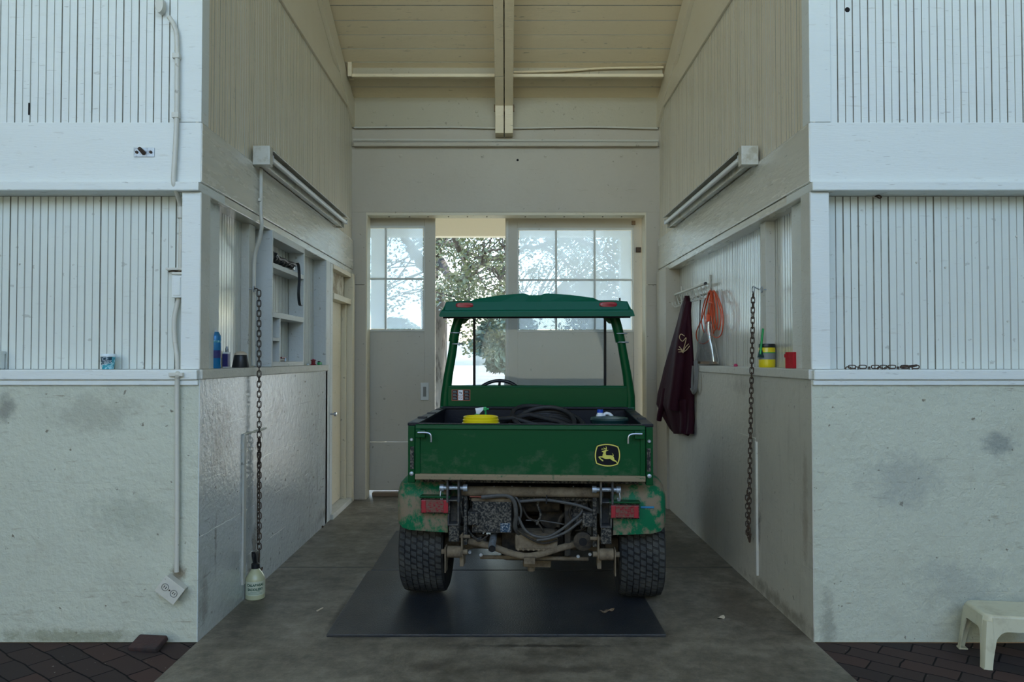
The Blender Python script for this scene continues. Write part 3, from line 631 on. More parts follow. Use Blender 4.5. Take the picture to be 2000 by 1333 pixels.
# porch behind the doors
po = thing('porch', 'cream timber porch outside the barn doors', 'porch', (0, 10.8, 0), kind='structure')
def pb(mb, name, m='porch', b=.004):
    mb.v = [(x, y - 10.8, z) for x, y, z in mb.v]; return mb.build(name, m, po, b)
pb(MB().box(-7, 7, 10.74, 10.90, 3.25, 3.61), 'beam')
for px in (740, 1225):
    x = P(px, 600, 10.8).x; pb(MB().box(x - .10, x + .10, 10.72, 10.92, -.02, 3.25), 'post')
for k in range(-7, 8):
    x = -.30 + k * .535
    pb(MB().prism([(x, 8.16, 4.55), (x, 8.16, 4.42), (x, 11.0, 3.42), (x, 11.0, 3.56)], (x, 0, 0), (x + .05, 0, 0)), 'rafter')
pb(MB().prism([(-7, 8.16, 4.56), (-7, 8.16, 4.60), (-7, 11.0, 3.61), (-7, 11.0, 3.57)], (-7, 0, 0), (7, 0, 0)), 'soffit_boards', 'porch', 0)

# oak
rnd = random.Random(11)
oak = thing('oak_tree', 'old oak with a thick furrowed trunk beside the open barn door', 'tree', (P(846, 600, 19).x, 19, 0))
ox = oak.location.x
def loc_(p): return (p.x - ox, p.y - 19, p.z)
tm = MB()
tr_pts = [(0, 0, -.05), (0.02, 0, .6), (0, 0, 1.4), (.03, 0, 2.4), (-.02, 0, 3.2)]
rings = []
for (x, y, z), r in zip(spline(tr_pts, 5), [.62 - .26 * min(1, i / 6) - .05 * (i / 20) for i in range(21)]):
    rings.append([(x + r * (1 + .05 * math.sin(7 * a) + .03 * math.sin(13 * a + z)) * math.cos(a), y + r * (1 + .05 * math.sin(7 * a)) * math.sin(a), z) for a in [2 * math.pi * k / 36 for k in range(36)]])
tm.loft(rings); tm.build('trunk', 'bark', oak)
limbs = [
    ([(846, 520, 19), (860, 470, 18), (900, 420, 17), (960, 340, 16)], .20),
    ([(846, 500, 19), (890, 545, 17), (922, 530, 16), (942, 512, 15.6), (985, 500, 15.2), (1060, 478, 15), (1200, 440, 15)], .11),
    ([(924, 530, 16), (908, 508, 15.8), (893, 478, 15.5), (880, 436, 15.2), (862, 380, 15)], .085),
    ([(942, 512, 15.6), (950, 494, 15.3), (975, 490, 15.1), (992, 474, 15)], .045),
    ([(846, 540, 19), (828, 520, 18), (806, 490, 17.4), (786, 460, 17), (730, 400, 16.5)], .17),
    ([(846, 500, 19), (880, 400, 20), (1000, 330, 21), (1200, 260, 22)], .2),
    ([(1060, 478, 15), (1090, 500, 14.6), (1130, 540, 14.4)], .05),
    ([(1120, 465, 15), (1180, 500, 14.6), (1230, 560, 14.6)], .05),
    ([(860, 470, 18), (930, 500, 19), (1000, 560, 20), (1060, 600, 20)], .09),
    ([(985, 500, 15.2), (975, 560, 15), (960, 620, 15), (945, 660, 15)], .03),
    ([(900, 500, 15.6), (920, 590, 15.2), (915, 640, 15)], .028),
]
anch = []
for pts, r in limbs:
    sp = spline([loc_(P(*p)) for p in pts], 6)
    for k in range(1, len(sp) - 1): sp[k] = sp[k] + Vector((rnd.uniform(-.04, .04), 0, rnd.uniform(-.05, .05)))
    MB().tube(sp, [r * (1 - .75 * k / (len(sp) - 1)) for k in range(len(sp))], 9).build('branch', 'bark', oak)
    anch += sp[4:]
tw = MB(); lf = []
def cluster(c, rad, n, size=.085):
    for _ in range(n):
        d = Vector((rnd.gauss(0, 1), rnd.gauss(0, 1), rnd.gauss(0, .8))); d = d / max(d.length, .01) * rad * rnd.random() ** .45
        lf.append((c + d, size * rnd.uniform(.7, 1.25)))
for _ in range(520):
    px, py = rnd.uniform(640, 1420), rnd.uniform(250, 600)
    if px < 845 and rnd.random() < .6: continue
    c = Vector(loc_(P(px, py, rnd.uniform(14, 22)))); cluster(c, rnd.uniform(.28, .66), rnd.randint(80, 140))
    a = min(anch, key=lambda q: (q - c).length)
    m_ = (a + c) / 2 + Vector((rnd.uniform(-.15, .15), 0, rnd.uniform(-.05, .25)))
    tw.tube(spline([a, m_, c], 3), [.022, .018, .016, .014, .010, .008, .006], 5, cap=False)
for px, py, n, r in ((908, 655, 130, .30), (918, 682, 80, .2), (945, 628, 130, .34), (970, 655, 60, .25), (905, 610, 150, .4), (955, 690, 50, .18), (975, 610, 120, .35), (1080, 600, 200, .5), (1190, 590, 160, .4)):
    cluster(Vector(loc_(P(px, py, 15))), r, n, .075)
tw.build('twigs', 'bark', oak)
fm = MB()
for c, s in lf:
    a = Vector((rnd.gauss(0, 1), rnd.gauss(0, 1), rnd.gauss(0, .6))).normalized(); b = a.cross(Vector((rnd.gauss(0, 1), rnd.gauss(0, 1), rnd.gauss(0, 1)))).normalized()
    fm.add([c - a * s * .6, c - a * s * .1 + b * s * .3, c + a * s * .6, c - a * s * .1 - b * s * .3], [(0, 1, 2, 3)])
fm.build('foliage', 'leaf', oak)['kind'] = 'stuff'
# distant trees
def far_tree(px, D, h, r, label, seed):
    rr = random.Random(seed); x = P(px, 700, D).x
    t = thing('distant_tree', label, 'tree', (x, D, -.02), group='distant trees in the dry field')
    MB().tube([(0, 0, 0), (.1, 0, h * .5)], [.22, .12], 8).build('trunk', 'bark', t)
    m = MB()
    for _ in range(2600):
        u = rr.random(); z = h * (.18 + .82 * u); w = r * math.sin(math.pi * min(1, .12 + .86 * u)) ** .6
        an = rr.uniform(0, 6.28); q = w * rr.random() ** .4 * (.8 + .25 * math.sin(3 * an + u * 9)); c = Vector((q * math.cos(an), q * math.sin(an), z))
        a = Vector((rr.gauss(0, 1), rr.gauss(0, 1), rr.gauss(0, 1))).normalized(); b = a.orthogonal().normalized(); s = .28
        m.add([c - a * s, c + b * s * .5, c + a * s, c - b * s * .5], [(0, 1, 2, 3)])
    m.build('foliage', 'farleaf', t)['kind'] = 'stuff'
far_tree(992, 42, 4.3, 2.1, 'rounded tree standing alone in the dry field with shade beneath', 1)
far_tree(1180, 60, 6.0, 3.6, 'broad tree far out in the field seen through the six-pane door', 2)
far_tree(770, 70, 5.2, 3.4, 'pale far tree seen through the four-pane door', 3)
# ================================================================== THE UTILITY VEHICLE
YAW = math.radians(-3.8); TX, TY = .133, 4.30
gator = thing('utility_vehicle', 'muddy green two-seat utility vehicle with a cargo bed, seen from behind', 'vehicle', (TX, TY, 0), YAW)
gator.scale = (1.015, 1, 1)
_ci, _si = math.cos(-YAW), math.sin(-YAW)
def LV(px, py, D):
    p = P(px, py, D); x, y = p.x - TX, p.y - TY
    return Vector(((x * _ci - y * _si) / 1.015, x * _si + y * _ci, p.z))
def G(mb, name, m, bev=0, par=None): return mb.build(name, m, par or gator, bev)
# local frame: x across, y forward from the tailgate, z up
HW = .688; ZT = 1.122; ZBt = .800; BL = 1.12
# cargo bed ---------------------------------------------------------------
G(MB().box(-.645, .645, .03, BL, .835, .85), 'bed_floor', 'liner', .003)
for s in (-1, 1):
    a, b = sorted((s * .640, s * .662))
    G(MB().box(a, b, .02, BL, .81, ZT - .004), 'bed_side', 'liner', .003)
    a2, b2_ = sorted((s * .628, s * .692))
    rail = G(MB().prism([(a2, .0, ZT - .012), (a2, .0, ZT + .006), (a2, BL + .02, ZT + .018), (a2, BL + .02, ZT)], (a2, 0, 0), (b2_, 0, 0)), 'bed_side_rail', 'liner', .004)
    for yy in (.28, .62, .95): G(MB().box(a2 + .006, b2_ - .006, yy, yy + .05, ZT, ZT + .0175), 'rail_cap', 'rubber', .002, rail)
    a3, b3_ = sorted((s * .650, s * .690))
    G(MB().box(a3, b3_, .004, .05, ZBt - .02, ZT - .012), 'corner_post', 'green', .004)
    a4, b4 = sorted((s * .662, s * .674)); G(MB().box(a4, b4, .04, BL, .80, ZT - .012), 'bed_outer_side', 'green', .003)
    a5, b5 = sorted((s * .655, s * .676)); G(MB().box(a5, b5, -.004, .006, .86, .99), 'latch_slot', 'mudblack', .002)
    G(MB().lathe([(.012, 0), (.012, -.01), (.006, -.014)], (s * .668, .004, .835), 12, 'Y'), 'bed_bolt', 'zinc')
    G(MB().lathe([(.010, 0), (.010, -.01), (.006, -.014)], (s * .668, .004, 1.03), 12, 'Y'), 'bed_bolt', 'zinc')
G(MB().box(-.65, .65, BL - .02, BL, .81, ZT + .02), 'bed_front', 'liner', .003)
G(MB().box(-.655, .655, BL - .035, BL + .03, ZT + .012, ZT + .028), 'bed_front_rail', 'liner', .004)
# tailgate
tg = G(MB().box(-.640, .640, .0, .022, .828, ZT - .028), 'tailgate', 'green_gate', .003)
G(MB().prism([(-.646, -.012, ZT - .03), (-.646, .03, ZT - .03), (-.646, .034, ZT - .004), (-.646, -.008, ZT - .004)], (-.646, 0, 0), (.646, 0, 0)), 'top_hem', 'green', .004, tg)
G(MB().box(-.646, .646, .0, .03, ZT - .004, ZT + .002), 'top_edge', 'liner', .001, tg)
for s in (-1, 1):
    a, b = sorted((s * .618, s * .646)); G(MB().box(a, b, -.010, .02, .80, ZT - .03), 'side_hem', 'green', .003, tg)
G(MB().prism([(-.646, -.010, .836), (-.646, -.020, .824), (-.646, -.020, .804), (-.646, .03, .797), (-.646, .03, .836)], (-.646, 0, 0), (.646, 0, 0)), 'lower_lip', 'mudstrip', .003, tg)
for s in (-1, 1):
    lt = G(MB().cbox(*sorted((s * .585, s * .640)), -.035, -.006, 1.045, 1.088, .004), 'latch_bracket', 'green', 0, tg)
    G(MB().tube(spline([(s * .625, -.045, 1.075), (s * .575, -.048, 1.075), (s * .553, -.050, 1.066), (s * .548, -.05, 1.045), (s * .548, -.05, 1.022)], 4), .0055, 8), 'latch_hook', 'steel', 0, lt)
# emblem : leaping deer in a bowed black shield, yellow outline
def em(x, y): return ((1140 + x / 14.81), (840 + y / 14.81))
def EP(x, y, off):
    px, py = em(x, y); p = LV(px, py, 4.30 - .035); return Vector((p.x, off, p.z))
def bow(pts, inset):
    c = Vector((688, 740)); out = []
    for q in pts: d = Vector(q) - c; out.append(c + d * (1 - inset / d.length))
    return out
def bowed(cs, mids):
    out = []
    for i in range(4):
        a, m_, b = Vector(cs[i]), Vector(mids[i]), Vector(cs[(i + 1) % 4])
        for k in range(8): t = k / 8; out.append(a * (1 - t) ** 2 + (m_ * 2 - (a + b) * .5) * 2 * t * (1 - t) + b * t * t)
    return out
outer = bowed([(385, 470), (1000, 485), (990, 1000), (365, 985)], [(690, 410), (1055, 745), (690, 1065), (322, 730)])
def plate(pts, y0, y1, name, m, par):
    return G(MB().prism([EP(q[0], q[1], y0) for q in pts], (0, y0, 0), (0, y1, 0)), name, m, 0, par)
emb = plate([q + (q - Vector((688, 740))) * .045 for q in outer], -.0, -.0022, 'emblem', 'logok', tg)
plate(outer, -.0022, -.0030, 'emblem_outline', 'logoy', emb)
plate(bow(outer, 34), -.0030, -.0036, 'emblem_field', 'logok', emb)
deer = [(520, 628), (560, 612), (600, 600), (628, 590), (640, 560), (600, 565), (545, 570), (500, 588), (530, 562), (515, 538), (552, 555), (590, 550), (600, 540), (565, 498), (612, 535), (640, 540), (652, 520), (632, 480), (662, 495), (672, 535), (660, 585), (690, 590), (718, 584), (700, 606), (662, 612), (645, 640), (638, 690), (655, 735), (720, 738), (790, 738), (838, 748), (845, 735), (835, 700), (815, 668), (850, 700), (872, 748), (852, 765), (875, 800), (890, 868), (945, 900), (975, 950), (992, 985), (960, 965), (930, 930), (860, 905), (800, 870), (760, 838), (700, 845), (630, 845), (580, 828), (540, 805), (470, 800), (500, 840), (560, 878), (572, 905), (558, 918), (500, 880), (450, 830), (425, 790), (450, 775), (545, 768), (550, 720), (575, 665), (560, 652), (530, 645)]
plate([(a, b) for a, b in deer], -.0036, -.0044, 'deer', 'logoy', emb)
# chassis -------------------------------------------------------------------
for s in (-1, 1):
    G(MB().cbox(*sorted((s * .30, s * .36)), .10, 2.55, .52, .60, .008), 'chassis_rail', 'mudblack')
    # bed hinge: square tube ends with a cross pin
    x = s * .435
    hb = MB(); hb.box(x - .038, x - .026, -.005 + .03, .16, .665, .80); hb.box(x + .026, x + .038, .025, .16, .665, .80); hb.box(x - .038, x + .038, .03, .16, .79, .80); hb.box(x - .032, x + .032, .03, .16, .672, .680)
    h = G(hb, 'bed_hinge', 'tubeend', .003)
    G(MB().rod((x - .075, .06, .745), (x + .075, .06, .745), .013), 'hinge_pin', 'zinc', 0, h)
    for q in (-1, 1): G(MB().lathe([(.021, -.012), (.021, .012)], (x + q * .068, .06, .745), 12, 'X'), 'pin_washer', 'zinc', 0, h)
    G(MB().tube(spline([(x - s * -.07, .05, .74), (x + s * .075, .045, .70), (x + s * .068, .05, .67), (x + s * .062, .05, .70)], 4), .0035, 6), 'cotter_ring', 'zinc', 0, h)
    vb = MB(); vb.box(x - .035, x - .027, .06, .16, .53, .67); vb.box(x + .022, x + .030, .06, .16, .53, .67); vb.box(x - .035, x + .03, .06, .16, .525, .535); vb.box(x - .035, x + .03, .145, .16, .53, .67)
    G(vb, 'frame_upright', 'tubeend', .002)
    G(MB().box(x - .03, x + .028, .07, .15, .43, .525), 'shock_mount', 'mudblack', .003)
    # shackle and spring eye
    sx = x + s * .0
    G(MB().rod((x - .075, .10, .365), (x + .075, .10, .365), .016), 'shackle_bolt', 'mud')
    G(MB().lathe([(.030, -.042), (.034, -.040), (.034, .040), (.030, .042)], (x, .10, .365), 16, 'X'), 'bushing', 'mud')
    G(MB().cbox(*sorted((x - s * .050, x - s * .040)), .075, .125, .345, .475, .006), 'shackle_plate', 'mud')
    G(MB().rod((x - s * .09, .10, .455), (x - s * .03, .10, .455), .011), 'shackle_bolt', 'mud')
    G(MB().cbox(*sorted((x + s * .045, x + s * .053)), .06, .14, .25, .40, .006), 'axle_plate', 'mud')
    G(MB().tube(spline([(x, .10, .36), (x, .35, .33), (x, .65, .33), (x, 1.0, .40)], 5), .018, 8), 'spring', 'mud')
# cross tubes
G(MB().tube([(-.40, .13, .715), (.42, .13, .715)], .030, 14), 'rear_cross_tube', 'mud')
G(MB().box(-.62, .62, .10, .14, .77, .797), 'bed_crossmember', 'mudblack', .003)
G(MB().tube(spline([LV(915, 1058, 4.5), LV(960, 1068, 4.48), LV(1000, 1082, 4.46), LV(1030, 1087, 4.46), LV(1060, 1082, 4.46), LV(1105, 1068, 4.47), LV(1150, 1059, 4.5)], 4), .020, 12), 'axle_truss_tube', 'mud')
G(MB().cbox(-.035, .03, .10, .14, .30, .335, .004), 'truss_tab', 'mud')
G(MB().tube([(-.55, .50, .33), (.55, .50, .33)], .045, 14), 'rear_axle', 'mud')
G(MB().cbox(-.18, .20, .30, .68, .26, .44, .03), 'transaxle', 'greasy')
G(MB().cbox(-.09, .16, .16, .34, .36, .46, .02), 'transaxle_cover', 'mud')
G(MB().cbox(-.28, .30, .62, 1.05, .36, .68, .04), 'engine_block', 'greasy')
eb = G(MB().lathe([(.075, 0), (.075, .10), (.05, .12)], (.12, .38, .52), 20, 'Y'), 'air_cleaner', 'greasy')
G(MB().cbox(.22, .34, .22, .42, .50, .70, .02), 'fuel_pump_box', 'mudblack')
G(MB().lathe([(.045, -.02), (.055, -.015), (.055, .015), (.028, .02), (.022, .0)], (.305, .16, .425), 20, 'Y'), 'pulley', 'greasy')
G(MB().lathe([(.024, -.0), (.024, .004)], (.305, .137, .425), 16, 'Y'), 'pulley_bore', 'hole')
G(MB().cbox(.20, .235, .18, .24, .33, .68, .005), 'strut_bar', 'greasy')
G(MB().box(-.30, .34, 1.05, 1.08, .22, .80), 'firewall', 'greasy', .004)
G(MB().box(-.36, .36, .5, 1.9, .74, .78), 'bed_subframe', 'mudblack', .004)
# hanging shroud, skid and drain
G(MB().cbox(-.05, .12, .34, .5, .215, .27, .01), 'skid_plate', 'mud')
G(MB().lathe([(.022, -.0), (.024, .02), (.012, .03)], (-.0, .36, .19), 12), 'drain_plug', 'mud')
for px, py in ((918, 1078), (940, 1083), (1129, 1086), (1152, 1082)):
    q = LV(px, py, 4.52); G(MB().lathe([(.010, -.02), (.010, 0)], (q.x, q.y, q.z), 10, 'Y'), 'axle_bolt', 'zinc')
for k in range(7): G(MB().box(-.02, .20, .56, .63, .475 + k * .026, .482 + k * .026), 'cooling_fin', 'greasy', .001)
G(MB().lathe([(.02, -.16), (.045, -.15), (.045, .15), (.02, .16)], (.02, .34, .60), 20, 'X'), 'muffler', 'greasy')
G(MB().cbox(.36, .385, .12, .30, .40, .70, .005), 'side_bracket', 'mudblack'); G(MB().cbox(-.385, -.365, .12, .30, .40, .72, .005), 'side_bracket', 'mudblack')
G(MB().cbox(-.36, .38, .17, .20, .655, .675, .004), 'cross_strip', 'mudblack')
for k in range(8): G(MB().lathe([(.008, 0), (.008, -.008)], (-.07 + .03 * k, .16, .372), 8, 'Y'), 'cover_bolt', 'mud')
for s in (-1, 1):
    G(MB().tube([(s * .30, .22, .40), (s * .345, .30, .68)], .022, 12), 'shock_body', 'mudblack')
    G(MB().tube([(s * .295 + .030 * math.cos(t * 1.0), .215 + .06 * t / 38 + .030 * math.sin(t), .41 + .24 * t / 38) for t in [i * .5 for i in range(76)]], .0055, 6), 'shock_spring', 'greasy')
    G(MB().tube([(s * .40, .30, .34), (s * .20, .42, .36), (s * .05, .46, .38)], .018, 10), 'axle_tube', 'mud')
    G(MB().cbox(*sorted((s * .385, s * .41)), .13, .22, .27, .36, .005), 'spring_clamp', 'mud')
G(MB().tube([(-.30, .24, .30), (.34, .24, .30)], .012, 8), 'parking_brake_rod', 'mud')
# battery / electrical box
bx0, bx1 = LV(921, 1000, 4.44), LV(999, 1000, 4.44); bt = LV(960, 980, 4.44).z; bb = LV(960, 1043, 4.44).z
bat = G(MB().cbox(bx0.x, bx1.x, .14, .34, bb, bt, .008), 'battery_box', 'mudblack')
G(MB().cbox(bx0.x - .004, bx1.x + .006, .135, .345, bt - .004, bt + .016, .005), 'battery_lid', 'mud', 0, bat)
G(MB().cbox(bx1.x - .065, bx1.x - .008, .136, .139, bb + .008, bb + .060, .001), 'warning_sticker', 'mudlabel', 0, bat)
q0 = LV(916, 968, 4.42); q1 = LV(942, 971, 4.42)
G(MB().cbox(q0.x, q1.x, .12, .16, q1.z - .008, q0.z + .006, .005), 'terminal_boot', mat('salmon_rubber', (.33, .09, .06), .7), 0, bat)
G(MB().cbox(q1.x, q1.x + .13, .13, .17, q1.z - .012, q1.z + .0, .003), 'battery_strap', 'mud', 0, bat)
# hoses and cables
def cab(pts, r, m='cable', name='cable'): G(MB().tube(spline([LV(*p) for p in pts], 5), r, 8), name, m)
cab([(938, 962, 4.46), (960, 958, 4.44), (990, 962, 4.44), (1010, 975, 4.43), (1018, 1000, 4.43), (1012, 1025, 4.46)], .0065)
cab([(940, 972, 4.42), (985, 968, 4.42), (1003, 978, 4.42), (1008, 1005, 4.42), (1006, 1030, 4.44), (1014, 1044, 4.48)], .013, 'cable', 'heater_hose')
cab([(1012, 1010, 4.44), (1025, 1035, 4.43), (1045, 1048, 4.42), (1070, 1049, 4.42), (1095, 1036, 4.42), (1115, 1020, 4.42), (1135, 1003, 4.44), (1138, 990, 4.46)], .0085)
cab([(1048, 1056, 4.42), (1075, 1052, 4.41), (1105, 1040, 4.41), (1128, 1023, 4.41), (1146, 1008, 4.42), (1152, 998, 4.46)], .0085)
cab([(1015, 980, 4.43), (1060, 977, 4.42), (1095, 981, 4.42), (1130, 988, 4.42), (1162, 1000, 4.42)], .0095)
cab([(1027, 1017, 4.5), (1060, 1018, 4.5), (1108, 1026, 4.5)], .004)
cab([(1090, 1030, 4.55), (1095, 1012, 4.55), (1108, 1000, 4.55), (1118, 985, 4.5)], .012, 'greasy', 'fuel_hose')
G(MB().tube(spline([LV(965, 1040, 4.6), LV(963, 1055, 4.5), LV(961, 1066, 4.42), LV(961, 1073, 4.36)], 4), .021, 16, cap=False), 'exhaust_pipe', 'zinc')
e = LV(961, 1073, 4.365); G(MB().lathe([(.018, 0), (.018, .004)], (e.x, e.y, e.z), 14, 'Y'), 'exhaust_opening', 'hole')
q = LV(1045, 955, 4.45)
for px in (910, 965, 1000, 1035, 1120): c = LV(px, 950, 4.44); G(MB().rod(c, c - Vector((0, 0, .03)), .004, 6), 'bed_screw', 'zinc')
cab([(1020, 990, 4.5), (1030, 1010, 4.5), (1050, 1022, 4.5), (1062, 1040, 4.5)], .006, 'greasy', 'cable')
cab([(1140, 975, 4.46), (1120, 985, 4.46), (1112, 1002, 4.46), (1118, 1022, 4.48), (1112, 1045, 4.5)], .008, 'greasy', 'fuel_hose')
cab([(1060, 965, 4.46), (1050, 985, 4.47), (1056, 1005, 4.48), (1048, 1025, 4.5)], .007, 'mudblack', 'cable')
cab([(905, 965, 4.44), (900, 990, 4.46), (908, 1020, 4.48), (925, 1050, 4.5), (950, 1056, 4.5)], .007, 'mudblack', 'cable')
cab([(925, 1048, 4.46), (935, 1058, 4.44), (948, 1050, 4.44), (955, 1044, 4.46)], .005, 'greasy', 'cable')
cab([(1008, 1034, 4.44), (1030, 1050, 4.43), (1060, 1062, 4.43), (1090, 1055, 4.44)], .006, 'greasy', 'cable')
cab([(1068, 960, 4.4), (1067, 985, 4.4)], .004, 'black', 'cable_tie')
# wheels ----------------------------------------------------------------------
def tyre_mesh(R, W, cols=7, rows=46):
    mb = MB(); hw = W / 2; r0 = R - .012
    prof = [(R * .56, -hw * .80), (R * .62, -hw * .93), (R * .78, -hw * 1.0), (R * .90, -hw * .97), (r0 - .006, -hw * .86), (r0, -hw * .7), (r0 + .002, 0), (r0, hw * .7), (r0 - .006, hw * .86), (R * .90, hw * .97), (R * .78, hw), (R * .62, hw * .93), (R * .56, hw * .80)]
    seg = 56; vs = [(z, r * math.cos(2 * math.pi * k / seg), r * math.sin(2 * math.pi * k / seg)) for r, z in prof for k in range(seg)]
    fs = [(i * seg + k, i * seg + (k + 1) % seg, (i + 1) * seg + (k + 1) % seg, (i + 1) * seg + k) for i in range(len(prof) - 1) for k in range(seg)]
    mb.add(vs, fs, True)
    cw = W * .92 / cols
    def pt(a, x, h):
        t = abs(x) / hw; rr = r0 + h - .016 * t ** 4; return (x, rr * math.cos(a), rr * math.sin(a))
    for c in range(cols):
        xc = -W * .46 + (c + .5) * cw; da = 2 * math.pi / rows
        for k in range(rows):
            a0 = (k + (.5 if c % 2 else 0) + c * .22) * da; g = .12; w = cw * .455
            pr = [(-w, a0 + da * (g - .10)), (0, a0 + da * (g + .04)), (w, a0 + da * (g + .16)), (w, a0 + da * (1 - g + .16)), (0, a0 + da * (1 - g + .04)), (-w, a0 + da * (1 - g - .10))]
            b = [pt(a, xc + dx, -.002) for dx, a in pr]; t = [pt(a + (.04 * da if i < 3 else -.04 * da), xc + dx * .94, .011) for i, (dx, a) in enumerate(pr)]
            mb.mi[len(mb.f)] = 1
            mb.add(b + t, [(6, 7, 8, 9, 10, 11)] + [(i, (i + 1) % 6, 6 + (i + 1) % 6, 6 + i) for i in range(6)])
    return mb
def wheel(x, y, R, W, name):
    s = 1 if x > 0 else -1; hw = W / 2
    rm = MB(); prof = [(R * .57, -hw * .82), (R * .55, -hw * .78), (R * .50, -hw * .5), (R * .50, hw * .5), (R * .55, hw * .78), (R * .57, hw * .82), (R * .52, hw * .80), (R * .46, hw * .5), (R * .40, hw * .1), (R * .12, hw * .08), (.03, hw * .3), (.03, -hw * .1), (R * .40, -hw * .02), (R * .46, -hw * .5), (R * .52, -hw * .80)]
    rm.lathe([(r, z * s) for r, z in prof], (0, 0, 0), 36, 'X')
    w = G(rm, name, 'rim'); w.location = (x, y, R + (.017 if y < 1 else .0005))
    t = tyre_mesh(R, W).build('tyre', 'tyre', w)
    for k in range(5):
        a = 2 * math.pi * k / 5; MB().lathe([(.010, 0), (.010, .02 * s)], (s * hw * .1, R * .22 * math.cos(a), R * .22 * math.sin(a)), 8, 'X').build('lug_nut', 'zinc', w)
    return w
for s in (-1, 1):
    wheel(s * .655, .50, .306, .275, 'rear_wheel'); wheel(s * .62, 2.42, .285, .22, 'front_wheel')
# rear fenders -----------------------------------------------------------------
for s in (-1, 1):
    cs = []
    # profile along the wheel arch: (y, z) then across x, outer edge dropping
    arc = [(.105, .475), (.095, .54), (.092, .62), (.10, .70), (.13, .755), (.20, .785), (.35, .795), (.60, .795), (.80, .785), (.93, .72), (.97, .60), (.98, .50)]
    th = .006
    def sect(y, z, k):
        n = len(arc); a = arc[max(k - 1, 0)]; b = arc[min(k + 1, n - 1)]; t = Vector((0, b[0] - a[0], b[1] - a[1])).normalized(); nr = Vector((0, -t.z, t.y))  # outward
        drop = 1 if k else 0
        pts = [(.475, 0), (.60, .0), (.70, -.002), (.745, -.012), (.77, -.035), (.780, -.075)]
        if k == 0: zz = [0, .006, .012, .022, .04, .07]
        else: zz = [0] * 6
        up = [Vector((s * x, y, z + zz[i])) + nr * o_ for i, (x, o_) in enumerate(pts)]
        lo = [p - nr * th for p in up[:4]] + [Vector((s * .763, y, z + zz[4])) + nr * -.045, Vector((s * .772, y, z + zz[5])) + nr * -.08]
        return up + lo[::-1]
    G(MB().loft([sect(y, z, k) for k, (y, z) in enumerate(arc)]), 'rear_fender', 'fender')
    # tail lamp
    p0 = LV(822 if s < 0 else 1192, 978 if s < 0 else 984, 4.36); p1 = LV(875 if s < 0 else 1245, 1003 if s < 0 else 1008, 4.36)
    tl = G(MB().cbox(p0.x - .008, p1.x + .008, .055, .10, p1.z - .010, p0.z + .012, .006), 'tail_lamp', 'mudblack')
    G(MB().cbox(p0.x, p1.x, .035, .058, p1.z, p0.z, .006), 'lens', 'redmud', 0, tl)
    rb_ = MB()
    for i in range(6): zc = p1.z + (p0.z - p1.z) * (i + .7) / 6.4; rb_.box(p0.x + .03, p1.x - .03, .0325, .036, zc - .0022, zc + .0022)
    G(rb_, 'lens_ribs', 'redmud', 0, tl)
    for xx in (p0.x, p1.x - .026): G(MB().cbox(xx, xx + .026, .031, .037, p1.z, p0.z, .003), 'reflector', 'redlens', 0, tl)
    G(MB().cbox(p0.x - .01, p1.x + .01, .03, .10, p0.z + .012, p0.z + .022, .003), 'lamp_hood', 'green', 0, tl)
# blue wax-pencil smear on the fender
q = LV(1262, 989, 4.38); G(MB().cbox(q.x - .035, q.x + .04, .086, .0905, q.z - .006, q.z + .006, .002), 'blue_scuff', mat('blue_scuff', (.01, .16, .30), .5))
# cab ----------------------------------------------------------------------------
YP = 1.17   # plane of the rear cab frame
def LC(px, py, D=5.45): p = LV(px, py, D); return Vector((p.x, YP, p.z))
zp1, zp0 = LC(1047, 757).z, LC(1047, 800).z
pan = G(MB().prism([LC(861, 803), LC(864, 757), LC(1232, 757), LC(1237, 803)], (0, YP, 0), (0, YP + .03, 0)), 'rear_cab_panel', 'green', .005)
a, b = LC(864, 757), LC(1232, 757); G(MB().tube([a + Vector((0, .012, 0)), b + Vector((0, .012, 0))], .013, 10), 'panel_rim', 'green', 0, pan)
# warning decal
c0, c1 = LC(880, 762), LC(917, 784); dec = G(MB().box(c0.x, c1.x, YP - .0015, YP, c1.z, c0.z), 'warning_decal', mat('decal_orange', (.26, .07, .03), .5), 0, pan)
w_ = (c1.x - c0.x); h_ = (c0.z - c1.z)
for u0, u1, v0, v1, m_ in ((.04, .31, .66, .93, 'logok'), (.04, .31, .36, .63, 'logok'), (.04, .31, .06, .33, 'logok'), (.66, .96, .66, .93, 'logok'), (.66, .96, .36, .63, 'logok'), (.66, .96, .06, .33, 'logok'), (.36, .60, .52, .95, 'white'), (.36, .60, .05, .48, 'white')):
    G(MB().box(c0.x + w_ * u0, c0.x + w_ * u1, YP - .0022, YP - .0015, c1.z + h_ * v0, c1.z + h_ * v1), 'decal_field', m_, 0, dec)
for u, v0 in ((.17, .8), (.17, .5), (.17, .2), (.81, .8), (.81, .5), (.81, .2)):
    t_ = MB()
    for k in range(3): t_.box(c0.x + w_ * (u - .10), c0.x + w_ * (u + .10 - .04 * (k == 2)), YP - .0026, YP - .0022, c1.z + h_ * (v0 - .07 + k * .06), c1.z + h_ * (v0 - .07 + k * .06 + .025))
    G(t_, 'decal_text_lines', 'greylabel', 0, dec)
ri = MB(); cc = (c0.x + w_ * .48, c1.z + h_ * .265); ri.tube([(cc[0] + .010 * math.cos(t), YP - .0026, cc[1] + .010 * math.sin(t)) for t in [i * math.pi / 8 for i in range(16)]], .0012, 5, closed=True); ri.tube([(cc[0] - .007, YP - .0026, cc[1] + .007), (cc[0] + .007, YP - .0026, cc[1] - .007)], .001, 5)
G(ri, 'prohibition_symbol', 'redlens', 0, dec)
